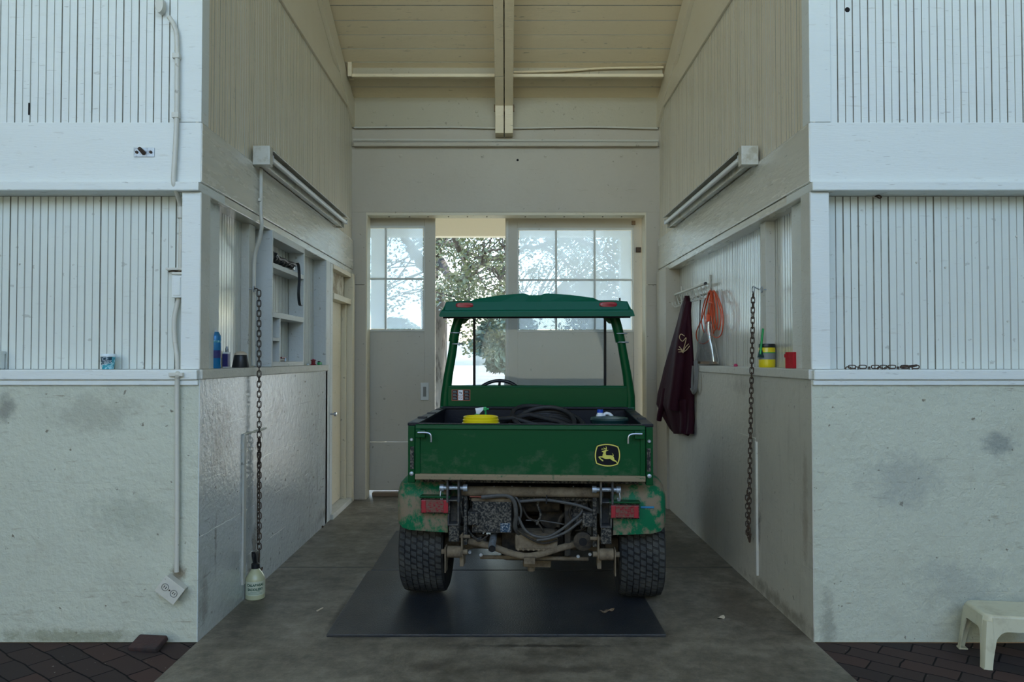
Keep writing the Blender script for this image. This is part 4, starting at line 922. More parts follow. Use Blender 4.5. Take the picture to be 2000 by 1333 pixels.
pm = MB(); pm.cbox(cc[0] - .008, cc[0] - .002, YP - .003, YP - .0022, c1.z + h_ * .66, c1.z + h_ * .82, .001); pm.cbox(cc[0] + .002, cc[0] + .008, YP - .003, YP - .0022, c1.z + h_ * .60, c1.z + h_ * .76, .001); G(pm, 'pictogram', 'logok', 0, dec)
roof_z0 = LV(1047, 619, 5.36).z
for s in (-1, 1):
    if s < 0: pts = [(866, 800), (867, 775), (872, 735), (880, 690), (884, 662)]; up = [(882, 668), (886, 645), (893, 622), (902, 610)]
    else: pts = [(1230, 800), (1230, 775), (1225, 735), (1217, 690), (1212, 662)]; up = [(1212, 668), (1207, 645), (1201, 622), (1194, 612)]
    post = G(MB().tube([LC(*p) + Vector((0, .02, 0)) for p in spline_px(pts)] if False else [LC(*p) + Vector((0, .03, 0)) for p in pts], [.040, .037, .033, .031, .030], 14), 'cab_post', 'green')
    G(MB().tube([LC(*p) + Vector((0, .03, 0)) for p in up], .036, 14), 'post_sleeve', 'green', 0, post)
    for py in ((650, 672) if s < 0 else (652, 669)):
        px = (887 if s < 0 else 1213) + (-3 * s if py > 660 else 0) * (1 if s < 0 else -1)
        q = LC(px, py); G(MB().tube([(q.x + .042 * math.cos(t), q.y + .03 + .042 * math.sin(t), q.z) for t in [i * math.pi / 8 for i in range(16)]], .0045, 6, closed=True), 'hose_clamp', 'zinc', 0, post)
    gx = LC(893 if s < 0 else 1201, 620); g = MB().prism([gx + Vector((0, .02, .02)), gx + Vector((-s * .10, .02, .02)), gx + Vector((-s * .08, .02, -.01)), gx + Vector((-s * .045, .02, -.045)), gx + Vector((0, .02, -.05))], (0, 0, 0), (0, .006, 0)); G(g, 'gusset', 'green', .002, post)
# lower side wings of the rear frame
for s in (-1, 1):
    q = LC(866 if s < 0 else 1230, 800); G(MB().cbox(*sorted((q.x - s * .03, q.x + s * .036)), YP - .01, YP + .08, .70, q.z + .02, .01), 'frame_leg', 'green')
# canopy: section lofted fore and aft
rc = LV(1047, 619, 5.36); cx0 = rc.x
def CP(px, py): p = LV(px, py, 5.36); return (p.x - cx0, p.z - rc.z)
top = [CP(*p) for p in ((858, 617), (861, 607), (862, 604), (868, 589), (885, 587.5), (919, 587), (926, 584), (975, 577), (1019, 573.5), (1026, 574), (1033, 577), (1057, 577), (1063, 574), (1070, 573.5), (1115, 577), (1160, 583), (1171, 588), (1205, 588), (1226, 590), (1233, 605), (1234, 608), (1237, 619))]
lip = {0, 1, 20, 21}
y0c = 1.02
def canopy_ring(y, shrink, hmax, lift):
    pts = [(x, max(z, .0)) for x, z in top]
    up = [(cx0 + x * shrink, y, rc.z + lift + min(z, hmax)) for x, z in pts]
    lo = [(cx0 + x * shrink * .99, y, rc.z + lift - .001 - .0004 * i_) for i_, (x, z) in enumerate(pts)]
    return up + [(a, b_, rc.z + lift - .002) for a, b_, c_ in lo[::-1]]
rings = [canopy_ring(y0c - .016, 1.0, .030, 0), canopy_ring(y0c - .014, 1.0, .038, 0), canopy_ring(y0c - .002, .995, .047, 0), canopy_ring(y0c + .012, .985, .105, .0), canopy_ring(y0c + .03, .982, .2, .0)]
for t in (.35, .7, 1.0): rings.append(canopy_ring(y0c + t, .985, .2, .06 * t))
rings += [canopy_ring(y0c + 1.18, .98, .10, .07), canopy_ring(y0c + 1.24, .97, .04, .072)]
roof = G(MB().loft(rings, smooth=False), 'roof_canopy', 'green_roof')
G(MB().prism([(cx0 - .655, y0c + .004, rc.z + .001), (cx0 - .655, y0c + .012, rc.z - .012), (cx0 - .655, y0c + .03, rc.z - .012), (cx0 - .655, y0c + .03, rc.z + .001)], (0, 0, 0), (1.31, 0, 0)), 'rear_seal', 'black', 0, roof)
G(MB().prism([(cx0 - .64, y0c + .02, rc.z + .004), (cx0 - .64, y0c + 1.2, rc.z + .072), (cx0 - .64, y0c + 1.2, rc.z + .076), (cx0 - .64, y0c + .02, rc.z + .008)], (0, 0, 0), (1.28, 0, 0)), 'headliner', 'black', 0, roof)
for px in (906, 1187):
    q = LV(px, 596, 5.32); w2 = .062; h2 = .019
    yl = y0c + .0; ob = [Vector((q.x + w2 * math.copysign(abs(math.cos(t)) ** .55, math.cos(t)), 0, q.z + h2 * math.copysign(abs(math.sin(t)) ** .7, math.sin(t)))) for t in [i * math.pi / 12 for i in range(24)]]
    rr_ = MB().loft([[(p.x, y0c + .03, p.z) for p in ob], [(p.x, y0c + .004, p.z) for p in ob], [(q.x + (p.x - q.x) * .85, y0c - .002, q.z + (p.z - q.z) * .8) for p in ob]])
    G(rr_, 'roof_marker_lamp', 'redlens', 0, roof)
for px in (885, 1210): q = LV(px, 586, 5.4); G(MB().rod((q.x, y0c + .1, q.z - .02), (q.x, y0c + .1, q.z + .012), .006, 8), 'roof_bolt', 'black', 0, roof)
# windscreen with its two black posts
YW = 2.10
def LW(px, py): p = LV(px, py, 6.4); return Vector((p.x, YW, p.z))
ztop = rc.z + .05
for px in (925.5, 1181):
    a, b = LW(px, 612), LW(px, 790)
    G(MB().tube([Vector((a.x, YW - .04, ztop + .02)), a, b, Vector((b.x, YW + .05, .95))], .0115, 10), 'windscreen_post', 'black')
gl = G(MB().box(LW(927, 700).x, LW(1180, 700).x, YW - .002, YW + .002, LW(1000, 790).z, ztop + .01), 'windscreen', 'windshield')
for s in (-1, 1): G(MB().tube([(s * .60, YW - .06, ztop + .01), (s * .62, YW + .03, 1.2), (s * .63, YW + .10, .85)], .012, 8), 'side_strut', 'green') if False else None
# cab interior & nose
for s in (-1, 1):
    st = G(MB().cbox(*sorted((s * .08, s * .56)), 1.28, 1.72, .62, .74, .04), 'seat', 'black')
    G(MB().cbox(*sorted((s * .08, s * .56)), 1.24, 1.33, .72, 1.20, .035), 'backrest', 'black', 0, st)
G(MB().box(-.60, .60, 1.25, 2.45, .50, .54), 'cab_floor', 'mudblack', .004)
G(MB().box(-.60, .60, 1.26, 1.70, .54, .64), 'seat_base', 'black', .01)
G(MB().loft([[(-.62, YW + .02, .90), (.62, YW + .02, .90), (.62, YW + .02, 1.06), (-.62, YW + .02, 1.06)], [(-.62, YW + .22, .70), (.62, YW + .22, .70), (.62, YW + .22, 1.04), (-.62, YW + .22, 1.04)]], False), 'dashboard', 'black', .01)
hood = [[(-.62, 2.30, .50), (.62, 2.30, .50), (.62, 2.30, 1.0), (.40, 2.30, 1.06), (-.40, 2.30, 1.06), (-.62, 2.30, 1.0)], [(-.60, 2.6, .48), (.60, 2.6, .48), (.58, 2.6, .93), (.36, 2.6, .98), (-.36, 2.6, .98), (-.58, 2.6, .93)], [(-.50, 2.86, .46), (.50, 2.86, .46), (.46, 2.86, .72), (.30, 2.86, .76), (-.30, 2.86, .76), (-.46, 2.86, .72)]]
G(MB().loft(hood, False), 'hood', 'green', .015)
for s in (-1, 1): G(MB().lathe([(.06, 0), (.055, .03), (.02, .04)], (s * .34, 2.80, .66), 18, 'Y'), 'headlamp', 'white')
G(MB().tube([(-.45, 2.93, .40), (.45, 2.93, .40)], .03, 10).tube([(-.3, 2.55, .52), (-.3, 2.93, .40)], .02, 8).tube([(.3, 2.55, .52), (.3, 2.93, .40)], .02, 8), 'front_bumper', 'black')
for s in (-1, 1): G(MB().tube([(s * .30, 2.42, .30), (s * .56, 2.42, .285)], .03, 10).tube([(s * .3, 2.42, .3), (s * .32, 2.42, .56)], .02, 8), 'front_suspension_arm', 'mudblack')
c = LV(976, 744, 5.95); R = .175; pts = []
for i in range(32):
    t = 2 * math.pi * i / 32; pts.append((c.x + R * math.cos(t), c.y + R * .55 * math.sin(t) - .1, c.z - R * .72 + R * .72 * math.sin(t)))
sw = G(MB().tube(pts, .014, 10, closed=True), 'steering_wheel', 'black')
hub = (c.x, c.y - .1, c.z - R * .72)
sp_ = MB()
for t in (math.pi * .5, math.pi * 1.17, math.pi * 1.83): sp_.tube([hub, (c.x + R * math.cos(t), c.y + R * .55 * math.sin(t) - .1, c.z - R * .72 + R * .72 * math.sin(t))], .010, 8)
sp_.tube([hub, (c.x, c.y + .22, c.z - R * .72 - .24)], .02, 10); G(sp_, 'steering_column', 'black', 0, sw)

# ---- load in the bed (each is a thing of its own; placed in world through the vehicle frame)
def W(x, y, z): c_, s_ = math.cos(YAW), math.sin(YAW); return Vector((TX + x * c_ - y * s_, TY + x * s_ + y * c_, z))
bz = .8502
p = P(939, 820, 4.55); bu = thing('bucket', 'yellow plastic bucket in the bed against the tailgate', 'bucket', (p.x, p.y, bz))
hb_ = P(939, 813, 4.55).z - bz; R = .112
MB().lathe([(.085, 0), (.10, hb_ * .6), (.104, hb_ - .06), (R, hb_ - .058), (R + .002, hb_ - .040), (R - .004, hb_ - .037), (R - .003, hb_ - .020), (R - .008, hb_ - .017), (R - .006, hb_ - .004), (R - .012, hb_), (.09, hb_ - .008), (.0875, hb_ - .05)], seg=40).build('body', 'yellow', bu)
MB().tube([(R * math.cos(t) * 1.02, R * math.sin(t) * 1.02 * .98, hb_ - .05 - .02 * abs(math.sin(t))) for t in [math.pi * i / 16 for i in range(17)]], .003, 6).build('bail_handle', 'steel', bu)
p = P(932, 818, 4.85); sb = thing('spray_bottle', 'white and green trigger spray bottle poking up behind the yellow bucket', 'spray bottle', (p.x, p.y, bz))
hs = P(932, 808, 4.85).z - bz
MB().lathe([(.035, 0), (.038, .01), (.038, hs - .10), (.025, hs - .06), (.013, hs - .035), (.013, hs - .02)]).build('body', 'bottle', sb)
MB().lathe([(.016, hs - .030), (.016, hs - .006), (.010, hs)], (0, 0, 0), 18).build('collar', 'gplastic', sb)
MB().loft([[(-.006, -.012, hs - .004), (.014, -.012, hs - .004), (.014, .012, hs - .004), (-.006, .012, hs - .004)], [(-.010, -.013, hs + .022), (.036, -.013, hs + .018), (.036, .013, hs + .018), (-.010, .013, hs + .022)], [(-.014, -.010, hs + .034), (.046, -.010, hs + .040), (.046, .010, hs + .040), (-.014, .010, hs + .034)]], False).build('trigger_head', 'white', sb, .003)
MB().tube([(.045, 0, hs + .03), (.075, 0, hs + .028)], .007, 8).tube(spline([(.050, 0, hs + .03), (.055, 0, hs + .005), (.052, 0, hs - .02)], 3), .006, 8).build('trigger', 'gplastic', sb)
MB().cbox(.040, .060, -.012, .012, hs + .018, hs + .042, .004).build('nozzle', 'gplastic', sb)
# hose coil
hsc = .95
ho = thing('hose_coil', 'thick black rubber hose coiled loosely in the middle of the bed', 'hose', tuple(P(1065, 815, 5.0)[:2]) + (bz,))
hx, hy = ho.location.x, ho.location.y; rr = random.Random(5); pts = []
for i in range(9 * 14):
    t = 2 * math.pi * i / 14; k = i / 14; R = .25 + .03 * math.sin(k * 2.1); tilt = .55 + .06 * math.sin(k * 1.3)
    x = R * math.cos(t) * .95 + .02 * math.sin(k * 3); y = R * math.sin(t) * .85; z = .05 + (k % 5) * .022 + (.5 + .5 * math.sin(t + .3 * math.sin(k))) * .21 * (.65 + .35 * math.sin(k * 1.7) ** 2)
    pts.append((x, y, z))
pts = [(-.36, -.18, .24), (-.22, -.05, .27)] + [q for q in pts] + [(-.1, .1, .28), (-.33, -.02, .22)]
MB().tube(spline([(x, y, z * hsc) for x, y, z in pts], 2), .0155, 9).build('hose', 'rubber', ho)
MB().lathe([(.02, 0), (.02, .05), (.016, .06)], (-.36, -.18, .232), 12, 'X').build('coupling', 'black', ho)
# jug and dark tub
p = P(1190, 822, 4.80); tub = thing('storage_tub', 'dark green round tub lying among the hose near the bed corner', 'tub', (p.x, p.y, bz))
ht = P(1190, 816, 4.8).z - bz
MB().lathe([(.08, 0), (.10, ht * .7), (.118, ht - .03), (.124, ht - .012), (.118, ht), (.06, ht + .006), (.001, ht + .008)], seg=32).build('body', 'darkgreen', tub)
p = P(1172, 812, 4.98); jg = thing('chemical_jug', 'white jug with a blue cap and curved handle beside the hose', 'jug', (p.x, p.y, bz))
hj = P(1172, 806, 5.0).z - bz
MB().loft([[(.07 * c_, .05 * s_, z) for c_, s_ in [(math.copysign(abs(math.cos(t)) ** .6, math.cos(t)), math.copysign(abs(math.sin(t)) ** .6, math.sin(t))) for t in [i * math.pi / 10 for i in range(20)]]] for z in (0, .01, hj - .11)] + [[(-.0 + .03 * math.cos(t), .03 * math.sin(t), hj - .03) for t in [i * math.pi / 10 for i in range(20)]], [(.019 * math.cos(t), .019 * math.sin(t), hj) for t in [i * math.pi / 10 for i in range(20)]]]).build('body', 'white', jg)
MB().lathe([(.021, hj), (.021, hj + .018), (.019, hj + .02)], seg=20).build('cap', 'bluecap', jg)
MB().tube(spline([(.015, 0, hj - .03), (.04, 0, hj - .005), (.075, 0, hj - .02), (.085, 0, hj - .06), (.075, 0, hj - .11)], 5), .011, 10).build('handle', 'white', jg)

# ---- stall mats
def mat_thing(x0, x1, y0, y1, label, sk=0):
    o = thing('rubber_mat', label, 'mat', ((x0 + x1) / 2, (y0 + y1) / 2, 0), sk, group='rubber stall mats under the vehicle')
    hx, hy = (x1 - x0) / 2, (y1 - y0) / 2
    MB().cbox(-hx, hx, -hy, hy, .0005, .016, .004).build('sheet', 'mat', o); return o
mat_thing(-.965, .862, 4.07, 5.285, 'black rubber stall mat under the vehicle tail, its edge facing the aisle')
mat_thing(-.945, .880, 5.30, 6.50, 'black rubber stall mat under the middle of the vehicle')
# ================================================================== THINGS ON THE WALLS
def strip_lamp(s, label):
    X = XL if s < 0 else XR; y0, y1 = 4.80, 7.22; lm = thing('strip_light', label, 'lamp', (X, (y0 + y1) / 2, 2.80), group='fluorescent strip lights on the hallway walls'); cy = (y0 + y1) / 2
    def b(mb, name, m, bev=0):
        mb.v = [(-s * x, y - cy, z - 2.80) for x, y, z in mb.v]; return mb.build(name, m, lm, bev)
    b(MB().cbox(.002, .052, y0 + .06, y1 - .03, -.035 + 2.80, .045 + 2.80, .006), 'channel', 'fixture')
    b(MB().cbox(.0, .11, y0, y0 + .07, 2.745, 2.868, .004), 'end_box', 'fixture')
    b(MB().cbox(.0, .075, y1 - .03, y1, 2.755, 2.85, .004), 'end_cap', 'fixture')
    b(MB().prism([(.004, y0 + .07, 2.875), (.12, y0 + .07, 2.850), (.13, y0 + .07, 2.838), (.128, y0 + .07, 2.834), (.118, y0 + .07, 2.845), (.004, y0 + .07, 2.868)], (0, 0, 0), (0, y1 - y0 - .10, 0)), 'reflector_hood', 'fixture')
    b(MB().prism([(.05, y0 + .07, 2.768), (.066, y0 + .07, 2.752), (.064, y0 + .07, 2.749), (.047, y0 + .07, 2.765)], (0, 0, 0), (0, y1 - y0 - .10, 0)), 'lower_lip', 'fixture')
    b(MB().lathe([(.0, y0 + .10), (.017, y0 + .10), (.019, y0 + .125), (.019, y1 - .06), (.017, y1 - .04), (.0, y1 - .04)], (.088, 0, 2.805), 18, 'Y'), 'fluorescent_tube', 'tube_glass')
    b(MB().cbox(.055, .108, y0 + .07, y0 + .10, 2.785, 2.828, .005), 'lamp_holder', 'white'); b(MB().cbox(.055, .108, y1 - .055, y1 - .035, 2.785, 2.828, .005), 'lamp_holder', 'white')
    return lm
strip_lamp(-1, 'long unlit fluorescent strip light above the shelf unit'); strip_lamp(1, 'long unlit fluorescent strip light above the coat rack')
# conduit from the lamp to the post
cd = thing('electrical_conduit', 'painted conduit dropping from the strip light past the shelf unit', 'conduit', (-1.61, 4.95, 1.45))
def rel(o, pts): return [Vector(q) - o.location for q in pts]
MB().tube(rel(cd, spline([(-1.612, 4.92, 2.75), (-1.612, 4.92, 2.6), (-1.612, 4.925, 2.45), (-1.608, 4.93, 2.38), (-1.632, 4.96, 2.29), (-1.665, 4.985, 2.21), (-1.676, 4.99, 2.12), (-1.677, 4.99, 1.8), (-1.677, 4.99, 1.45)], 5)), .013, 12).build('pipe', 'conduit', cd)
MB().cbox(-.016, .004, -.05, -.01, 1.08, 1.10, .003).build('strap', 'conduit', cd)

# shelf unit
sh = thing('wall_shelf_unit', 'white wooden shelf unit fixed in the wall recess under the strip light', 'shelf', (-1.68, 5.61, 1.44))
def b(mb, name, m='shelf', bev=.003):
    mb.v = [(x + 1.68, y - 5.61, z - 1.44) for x, y, z in mb.v]; return mb.build(name, m, sh, bev)
ya, yb = 5.19, 6.03; xa, xb_ = -1.738, -1.618; zt = 2.389
b(MB().box(xa, xb_, ya, ya + .022, 1.441, zt), 'side_board'); b(MB().box(xa, xb_, yb - .03, yb, 1.441, zt), 'side_board')
b(MB().box(xa, xb_, ya + .022, yb - .03, zt - .05, zt), 'top_board'); b(MB().box(xa, xb_, ya + .022, yb - .03, 1.441, 1.475), 'bottom_board')
b(MB().box(xa, xb_, ya + .022, yb - .03, 2.13, 2.165), 'shelf_board'); b(MB().box(xa, xb_, ya + .022, yb - .03, 1.785, 1.825), 'shelf_board')
b(MB().box(xa, xb_, 5.37, 5.395, 1.475, 1.785), 'divider'); b(MB().box(xa, xb_, ya + .022, 5.37, 1.62, 1.645), 'small_shelf')
# strap on the shelf
so = thing('leather_strap', 'black strap bundled on the upper shelf with its end hanging down', 'strap', (-1.66, 5.5, 2.165))
def flat(pts, w, t, o, name, m):
    pts = [Vector(q) - o.location for q in pts]; rings = []
    for i, q in enumerate(pts):
        tg_ = (pts[min(i + 1, len(pts) - 1)] - pts[max(i - 1, 0)]).normalized(); side = Vector((1, 0, 0)); n_ = tg_.cross(side).normalized()
        rings.append([q + side * w / 2 + n_ * t / 2, q - side * w / 2 + n_ * t / 2, q - side * w / 2 - n_ * t / 2, q + side * w / 2 - n_ * t / 2])
    return MB().loft(rings, False).build(name, m, o)
_bp = spline([Vector(q) - so.location + Vector((0, 0, .012)) for q in ((-1.66, 5.225, 2.195), (-1.655, 5.30, 2.215), (-1.66, 5.38, 2.195), (-1.65, 5.46, 2.20), (-1.645, 5.54, 2.19), (-1.63, 5.62, 2.192), (-1.63, 5.70, 2.19))], 5)
MB().tube(_bp, [.030 - .010 * k / len(_bp) + .006 * math.sin(k * 1.9) for k in range(len(_bp))], 10).tube([q + Vector((.022, .02, .010)) for q in _bp[4:]], .014, 8).build('bundle', 'black', so)
flat(spline([(-1.62, 5.55, 2.19), (-1.605, 5.66, 2.22), (-1.60, 5.77, 2.225), (-1.598, 5.80, 2.12), (-1.60, 5.79, 2.0), (-1.60, 5.82, 1.92), (-1.60, 5.88, 1.91)], 4), .022, .006, so, 'tail', 'black')
MB().cbox(-.0, .03, .24, .30, .015, .055, .006).build('buckle', 'steel', so)
# small things in the lower shelf
o = thing('folding_tool', 'small dark red folding tool lying in the large lower shelf', 'tool', (-1.66, 5.52, 1.4755))
MB().cbox(-.02, .02, -.09, .06, .0, .022, .006).build('body', 'black', o); MB().cbox(-.014, .024, -.03, .07, .022, .034, .004).build('grip', 'redtoy', o); MB().cbox(.01, .022, .05, .085, .0, .03, .003).build('clip', 'bluecan', o)

# sill things, shelf wall
def on_sill(px, s, off): X = s * (1.628 + off); r = ray(px, 715); return X, X / r.x * r.y
X, Y = on_sill(419, -1, .062); zc = ZS + .0005
h = P(419, 640, Y).z - zc
o = thing('spray_can', 'tall blue aerosol can with a white cap on the sill by the corner post', 'spray can', (X, Y, zc))
MB().lathe([(.033, 0), (.036, .004), (.036, h - .055), (.034, h - .048), (.022, h - .026)], seg=30).build('can_body', 'bluecan', o)
MB().lathe([(.0205, h - .028), (.0205, h - .018), (.010, h - .016), (.009, h - .002), (.007, h)], seg=24).build('spray_cap', 'white', o)
MB().lathe([(.0366, .06), (.0366, .105)], seg=30).build('label_band', 'cobalt', o)
MB().lathe([(.0364, .150), (.0364, .162)], seg=30).build('label_stripe', 'teal', o)
X, Y = on_sill(443, -1, .062); h = P(443, 677, Y).z - zc
o = thing('glue_bottle', 'small white and navy bottle next to the blue aerosol can', 'bottle', (X, Y, zc))
MB().cbox(-.016, .016, -.030, .030, 0, h - .035, .005).build('body', 'white', o); MB().cbox(-.0168, .0168, -.031, .004, .008, h - .045, .002).build('label', 'cobalt', o)
MB().lathe([(.012, h - .036), (.010, h - .02), (.011, h - .018), (.006, h)], seg=16).build('cap', 'zinc', o)
X, Y = on_sill(472, -1, .045)
o = thing('hoof_polish_pot', 'squat black pot with a tan top beside the middle post', 'pot', (X, Y - .02, zc))
MB().lathe([(.050, 0), (.052, .006), (.043, .055), (.040, .075), (.037, .080)], seg=28).build('pot', 'black', o); MB().lathe([(.038, .080), (.036, .090), (.022, .100), (.004, .103)], seg=24).build('lid', 'tanlid', o)
# toys on the sill by the door
for i, (px, m_, lab) in enumerate(((601, 'cupwhite', 'tiny white cap'), (612, 'redtoy', 'small dark red reel'), (624, 'gplastic', 'small green clip'))):
    X, Y = on_sill(px, -1, .04); o = thing(['bottle_cap', 'thread_reel', 'plastic_clip'][i], lab + ' on the sill just past the shelf unit', ['cap', 'reel', 'clip'][i], (X, Y, zc))
    if i == 1: MB().lathe([(.024, 0), (.026, .004), (.018, .010), (.018, .035), (.026, .040), (.022, .046)], seg=20).build('reel', m_, o); MB().lathe([(.009, .046), (.009, .052)], seg=12).build('core', 'pink', o)
    elif i == 0: MB().lathe([(.010, 0), (.010, .012), (.008, .014)], seg=16).build('cap', m_, o)
    else: MB().cbox(-.012, .012, -.04, .045, 0, .022, .005).build('jaw', m_, o); MB().cbox(-.01, .012, -.035, .0, .022, .034, .004).build('lever', 'black', o)

# chains ---------------------------------------------------------------------
def link_mesh(lw, lh, r):
    pts = []
    for i in range(16):
        t = 2 * math.pi * i / 16; pts.append((math.cos(t) * lw, 0, math.sin(t) * lw + (lh - lw) * (1 if math.sin(t) > 0.01 else -1 if math.sin(t) < -.01 else 0)))
    mb = MB().tube(pts, r, 7, closed=True); return mb
def chain(o, a, b_, m, lw=.0115, lh=.022, r=.0036, sag=None):
    a, b_ = Vector(a), Vector(b_); L = (b_ - a).length; n = max(2, int(L / (2 * lh - 3.2 * r))); d = (b_ - a) / n
    proto = None
    for i in range(n):
        c = a + d * (i + .5)
        if proto is None: l_ = link_mesh(lw, lh, r).build('chain_link', m, o); proto = l_
        else: l_ = proto.copy(); COL.objects.link(l_); l_.parent = o
        l_.location = c - o.location
        q = d.normalized().to_track_quat('Z', 'Y').to_euler(); l_.rotation_euler = (Matrix.Rotation(0, 3, 'Z') @ d.normalized().to_track_quat('Z', 'Y').to_matrix() @ Matrix.Rotation((.45 if i % 2 else .45 + math.pi / 2) + random.uniform(-.15, .15), 3, 'Z')).to_euler()
def eye(o, c, wallx, s, m):   # screw eye in the post
    c = Vector(c) - o.location
    MB().tube([(c.x, c.y + .018 * math.cos(t), c.z + .018 * math.sin(t)) for t in [i * math.pi / 8 for i in range(16)]], .0042, 7, closed=True).tube([(c.x + s * .015, c.y, c.z), (wallx - o.location.x, c.y, c.z)], .004, 7).build('screw_eye', m, o)
ch = thing('stall_chain', 'rusty chain hanging down the glossy wall beside the shelf unit', 'chain', (-1.60, 5.0, 1.95), group='chains hanging on the hallway walls')
eye(ch, (-1.655, 4.93, 1.955), -1.69, -1, 'zinc')
chain(ch, (-1.597, 4.85, 1.935), (-1.585, 4.86, .24), 'rust'); chain(ch, (-1.598, 4.88, .98), (-1.600, 4.88, .30), 'rust', .009, .018, .003)
MB().tube([Vector(q) - ch.location for q in ((-1.655, 4.93, 1.955), (-1.625, 4.89, 1.955), (-1.597, 4.85, 1.937))], .004, 6).build('connecting_link', 'rust', ch)
MB().tube([Vector(q) - ch.location for q in spline([(-1.585, 4.86, .245), (-1.59, 4.87, .19), (-1.59, 4.88, .15), (-1.59, 4.92, .12), (-1.59, 4.935, .135)], 4)], .005, 7).build('snap_hook', 'rust', ch)
ch2 = thing('stall_chain', 'dark chain hanging from a ring on the post beside the yellow jar', 'chain', (1.60, 4.86, 1.94), group='chains hanging on the hallway walls')
ec = PX(1471, 566, 1.60)
eye(ch2, (1.655, ec.y, ec.z), 1.685, 1, 'zinc')
MB().tube([Vector((1.60 + .0, ec.y + .022 * math.cos(t), ec.z + .022 * math.sin(t))) - ch2.location for t in [i * math.pi / 8 for i in range(16)]], .004, 7, closed=True).tube([Vector((1.60, ec.y, ec.z + .02)) - ch2.location, Vector((1.64, ec.y, ec.z)) - ch2.location], .004, 6).build('ring', 'zinc', ch2)
e2 = PX(1462, 1052, 1.575); chain(ch2, (1.60, ec.y, ec.z - .02), tuple(e2), 'rust'); chain(ch2, tuple(PX(1459, 960, 1.59)), tuple(PX(1460, 1045, 1.59)), 'rust', .010, .019, .0032)
MB().tube(spline([e2 - ch2.location + Vector((0, 0, .01)), e2 - ch2.location + Vector((.01, .01, -.03)), e2 - ch2.location + Vector((.012, -.01, .03))], 4), .005, 7).build('snap_hook', 'rust', ch2)

# spray bottle on the floor
bl = PF(489, 1172); o = thing('saddlery_spray_bottle', 'cloudy spray bottle with a green lettered label on the floor by the wall', 'spray bottle', (bl.x + .02, bl.y + .03, 0)); 
sc_ = bl.y / F; R = 18.5 * sc_; H = (1172 - 1112) * sc_
MB().lathe([(R * .90, 0), (R, .006), (R, H * .62), (R * .97, H * .68), (R * .72, H * .82), (R * .45, H * .93), (R * .33, H), (R * .30, H + .01)], seg=36).build('body', 'bottle', o)
MB().lathe([(R * 1.008, H * .16), (R * 1.008, H * .60)], seg=36).build('label', 'label', o)
an0 = math.atan2(-o.location.y, -o.location.x)
def wrap(yoff, rr): return lambda x, y, z: (rr * math.cos(an0 + x / rr), rr * math.sin(an0 + x / rr), y + yoff) if True else None
text_mesh('CALABASAS', .0205, 'label_text', 'labelgreen', o, wrap(H * .46, R * 1.022), bold=.0008); text_mesh('SADDLERY', .0205, 'label_text', 'labelgreen', o, wrap(H * .325, R * 1.022), bold=.0008)
lt_ = MB(); 
for k, wd in ((0, .6), (1, .9), (2, .9)):
    zz = H * (.285 - k * .04); lt_.tube([(R * 1.014 * math.cos(an0 + a * wd), R * 1.014 * math.sin(an0 + a * wd), zz) for a in [(-5 + i) / 6 for i in range(11)]], .0008, 4)
lt_.build('label_small_print', 'labelgreen', o)
MB().lathe([(R * .42, H - .006), (R * .42, H + .022), (R * .3, H + .028)], seg=20).build('collar', 'black', o)
MB().loft([[(-.013, -.013, H + .025), (.013, -.013, H + .025), (.013, .013, H + .025), (-.013, .013, H + .025)], [(-.016, -.03, H + .075), (.014, -.03, H + .075), (.014, .02, H + .075), (-.016, .02, H + .075)], [(-.012, -.045, H + .105), (.012, -.045, H + .105), (.012, .02, H + .105), (-.012, .02, H + .105)]], False).build('trigger_head', 'black', o, .004)
MB().tube([(0, -.035, H + .09), (0, -.04, H + .06), (0, -.032, H + .035)], .006, 8).build('trigger', 'black', o)

# coat rack, jacket, cord, bag, rope ------------------------------------------
XW = 1.737
ya = 1.69 / ray(1380, 560).x * ray(1380, 560).y; yb = 1.70 / ray(1323, 590).x * ray(1323, 590).y
rk = thing('coat_rack', 'white metal coat rack with a row of hooks holding the jacket', 'coat rack', (XW, (ya + yb) / 2, 2.0))
def b(mb, name, m, bev=0):
    mb.v = [(x - XW, y - (ya + yb) / 2, z - 2.0) for x, y, z in mb.v]; return mb.build(name, m, rk, bev)
zr = P(1350, 567, ya + .4).z
b(MB().tube([(1.68, ya, zr + .02), (1.68, yb, zr + .02)], .012, 10), 'bar', 'conduit')
b(MB().lathe([(.013, ya - .012), (.013, ya + .006)], (1.68, 0, zr + .02), 12, 'Y'), 'bar_end', 'black')
b(MB().tube([(1.725, ya, zr - .05), (1.725, yb, zr - .05)], .006, 8), 'lower_bar', 'conduit')
for k in (0, 1): yy = ya + .05 + k * (yb - ya - .1); b(MB().cbox(1.724, 1.737, yy - .012, yy + .012, zr - .12, zr + .10, .003).rod((1.73, yy, zr + .02), (1.68, yy, zr + .02), .006, 8), 'bracket', 'conduit')
for k in range(9):
    yy = ya + .03 + (yb - ya - .06) * k / 8; b(MB().tube(spline([(1.68, yy, zr + .02), (1.70, yy, zr - .05), (1.70, yy, zr - .09), (1.67, yy, zr - .105), (1.645, yy, zr - .085), (1.642, yy, zr - .06)], 3), .004, 6), 'hook', 'conduit')
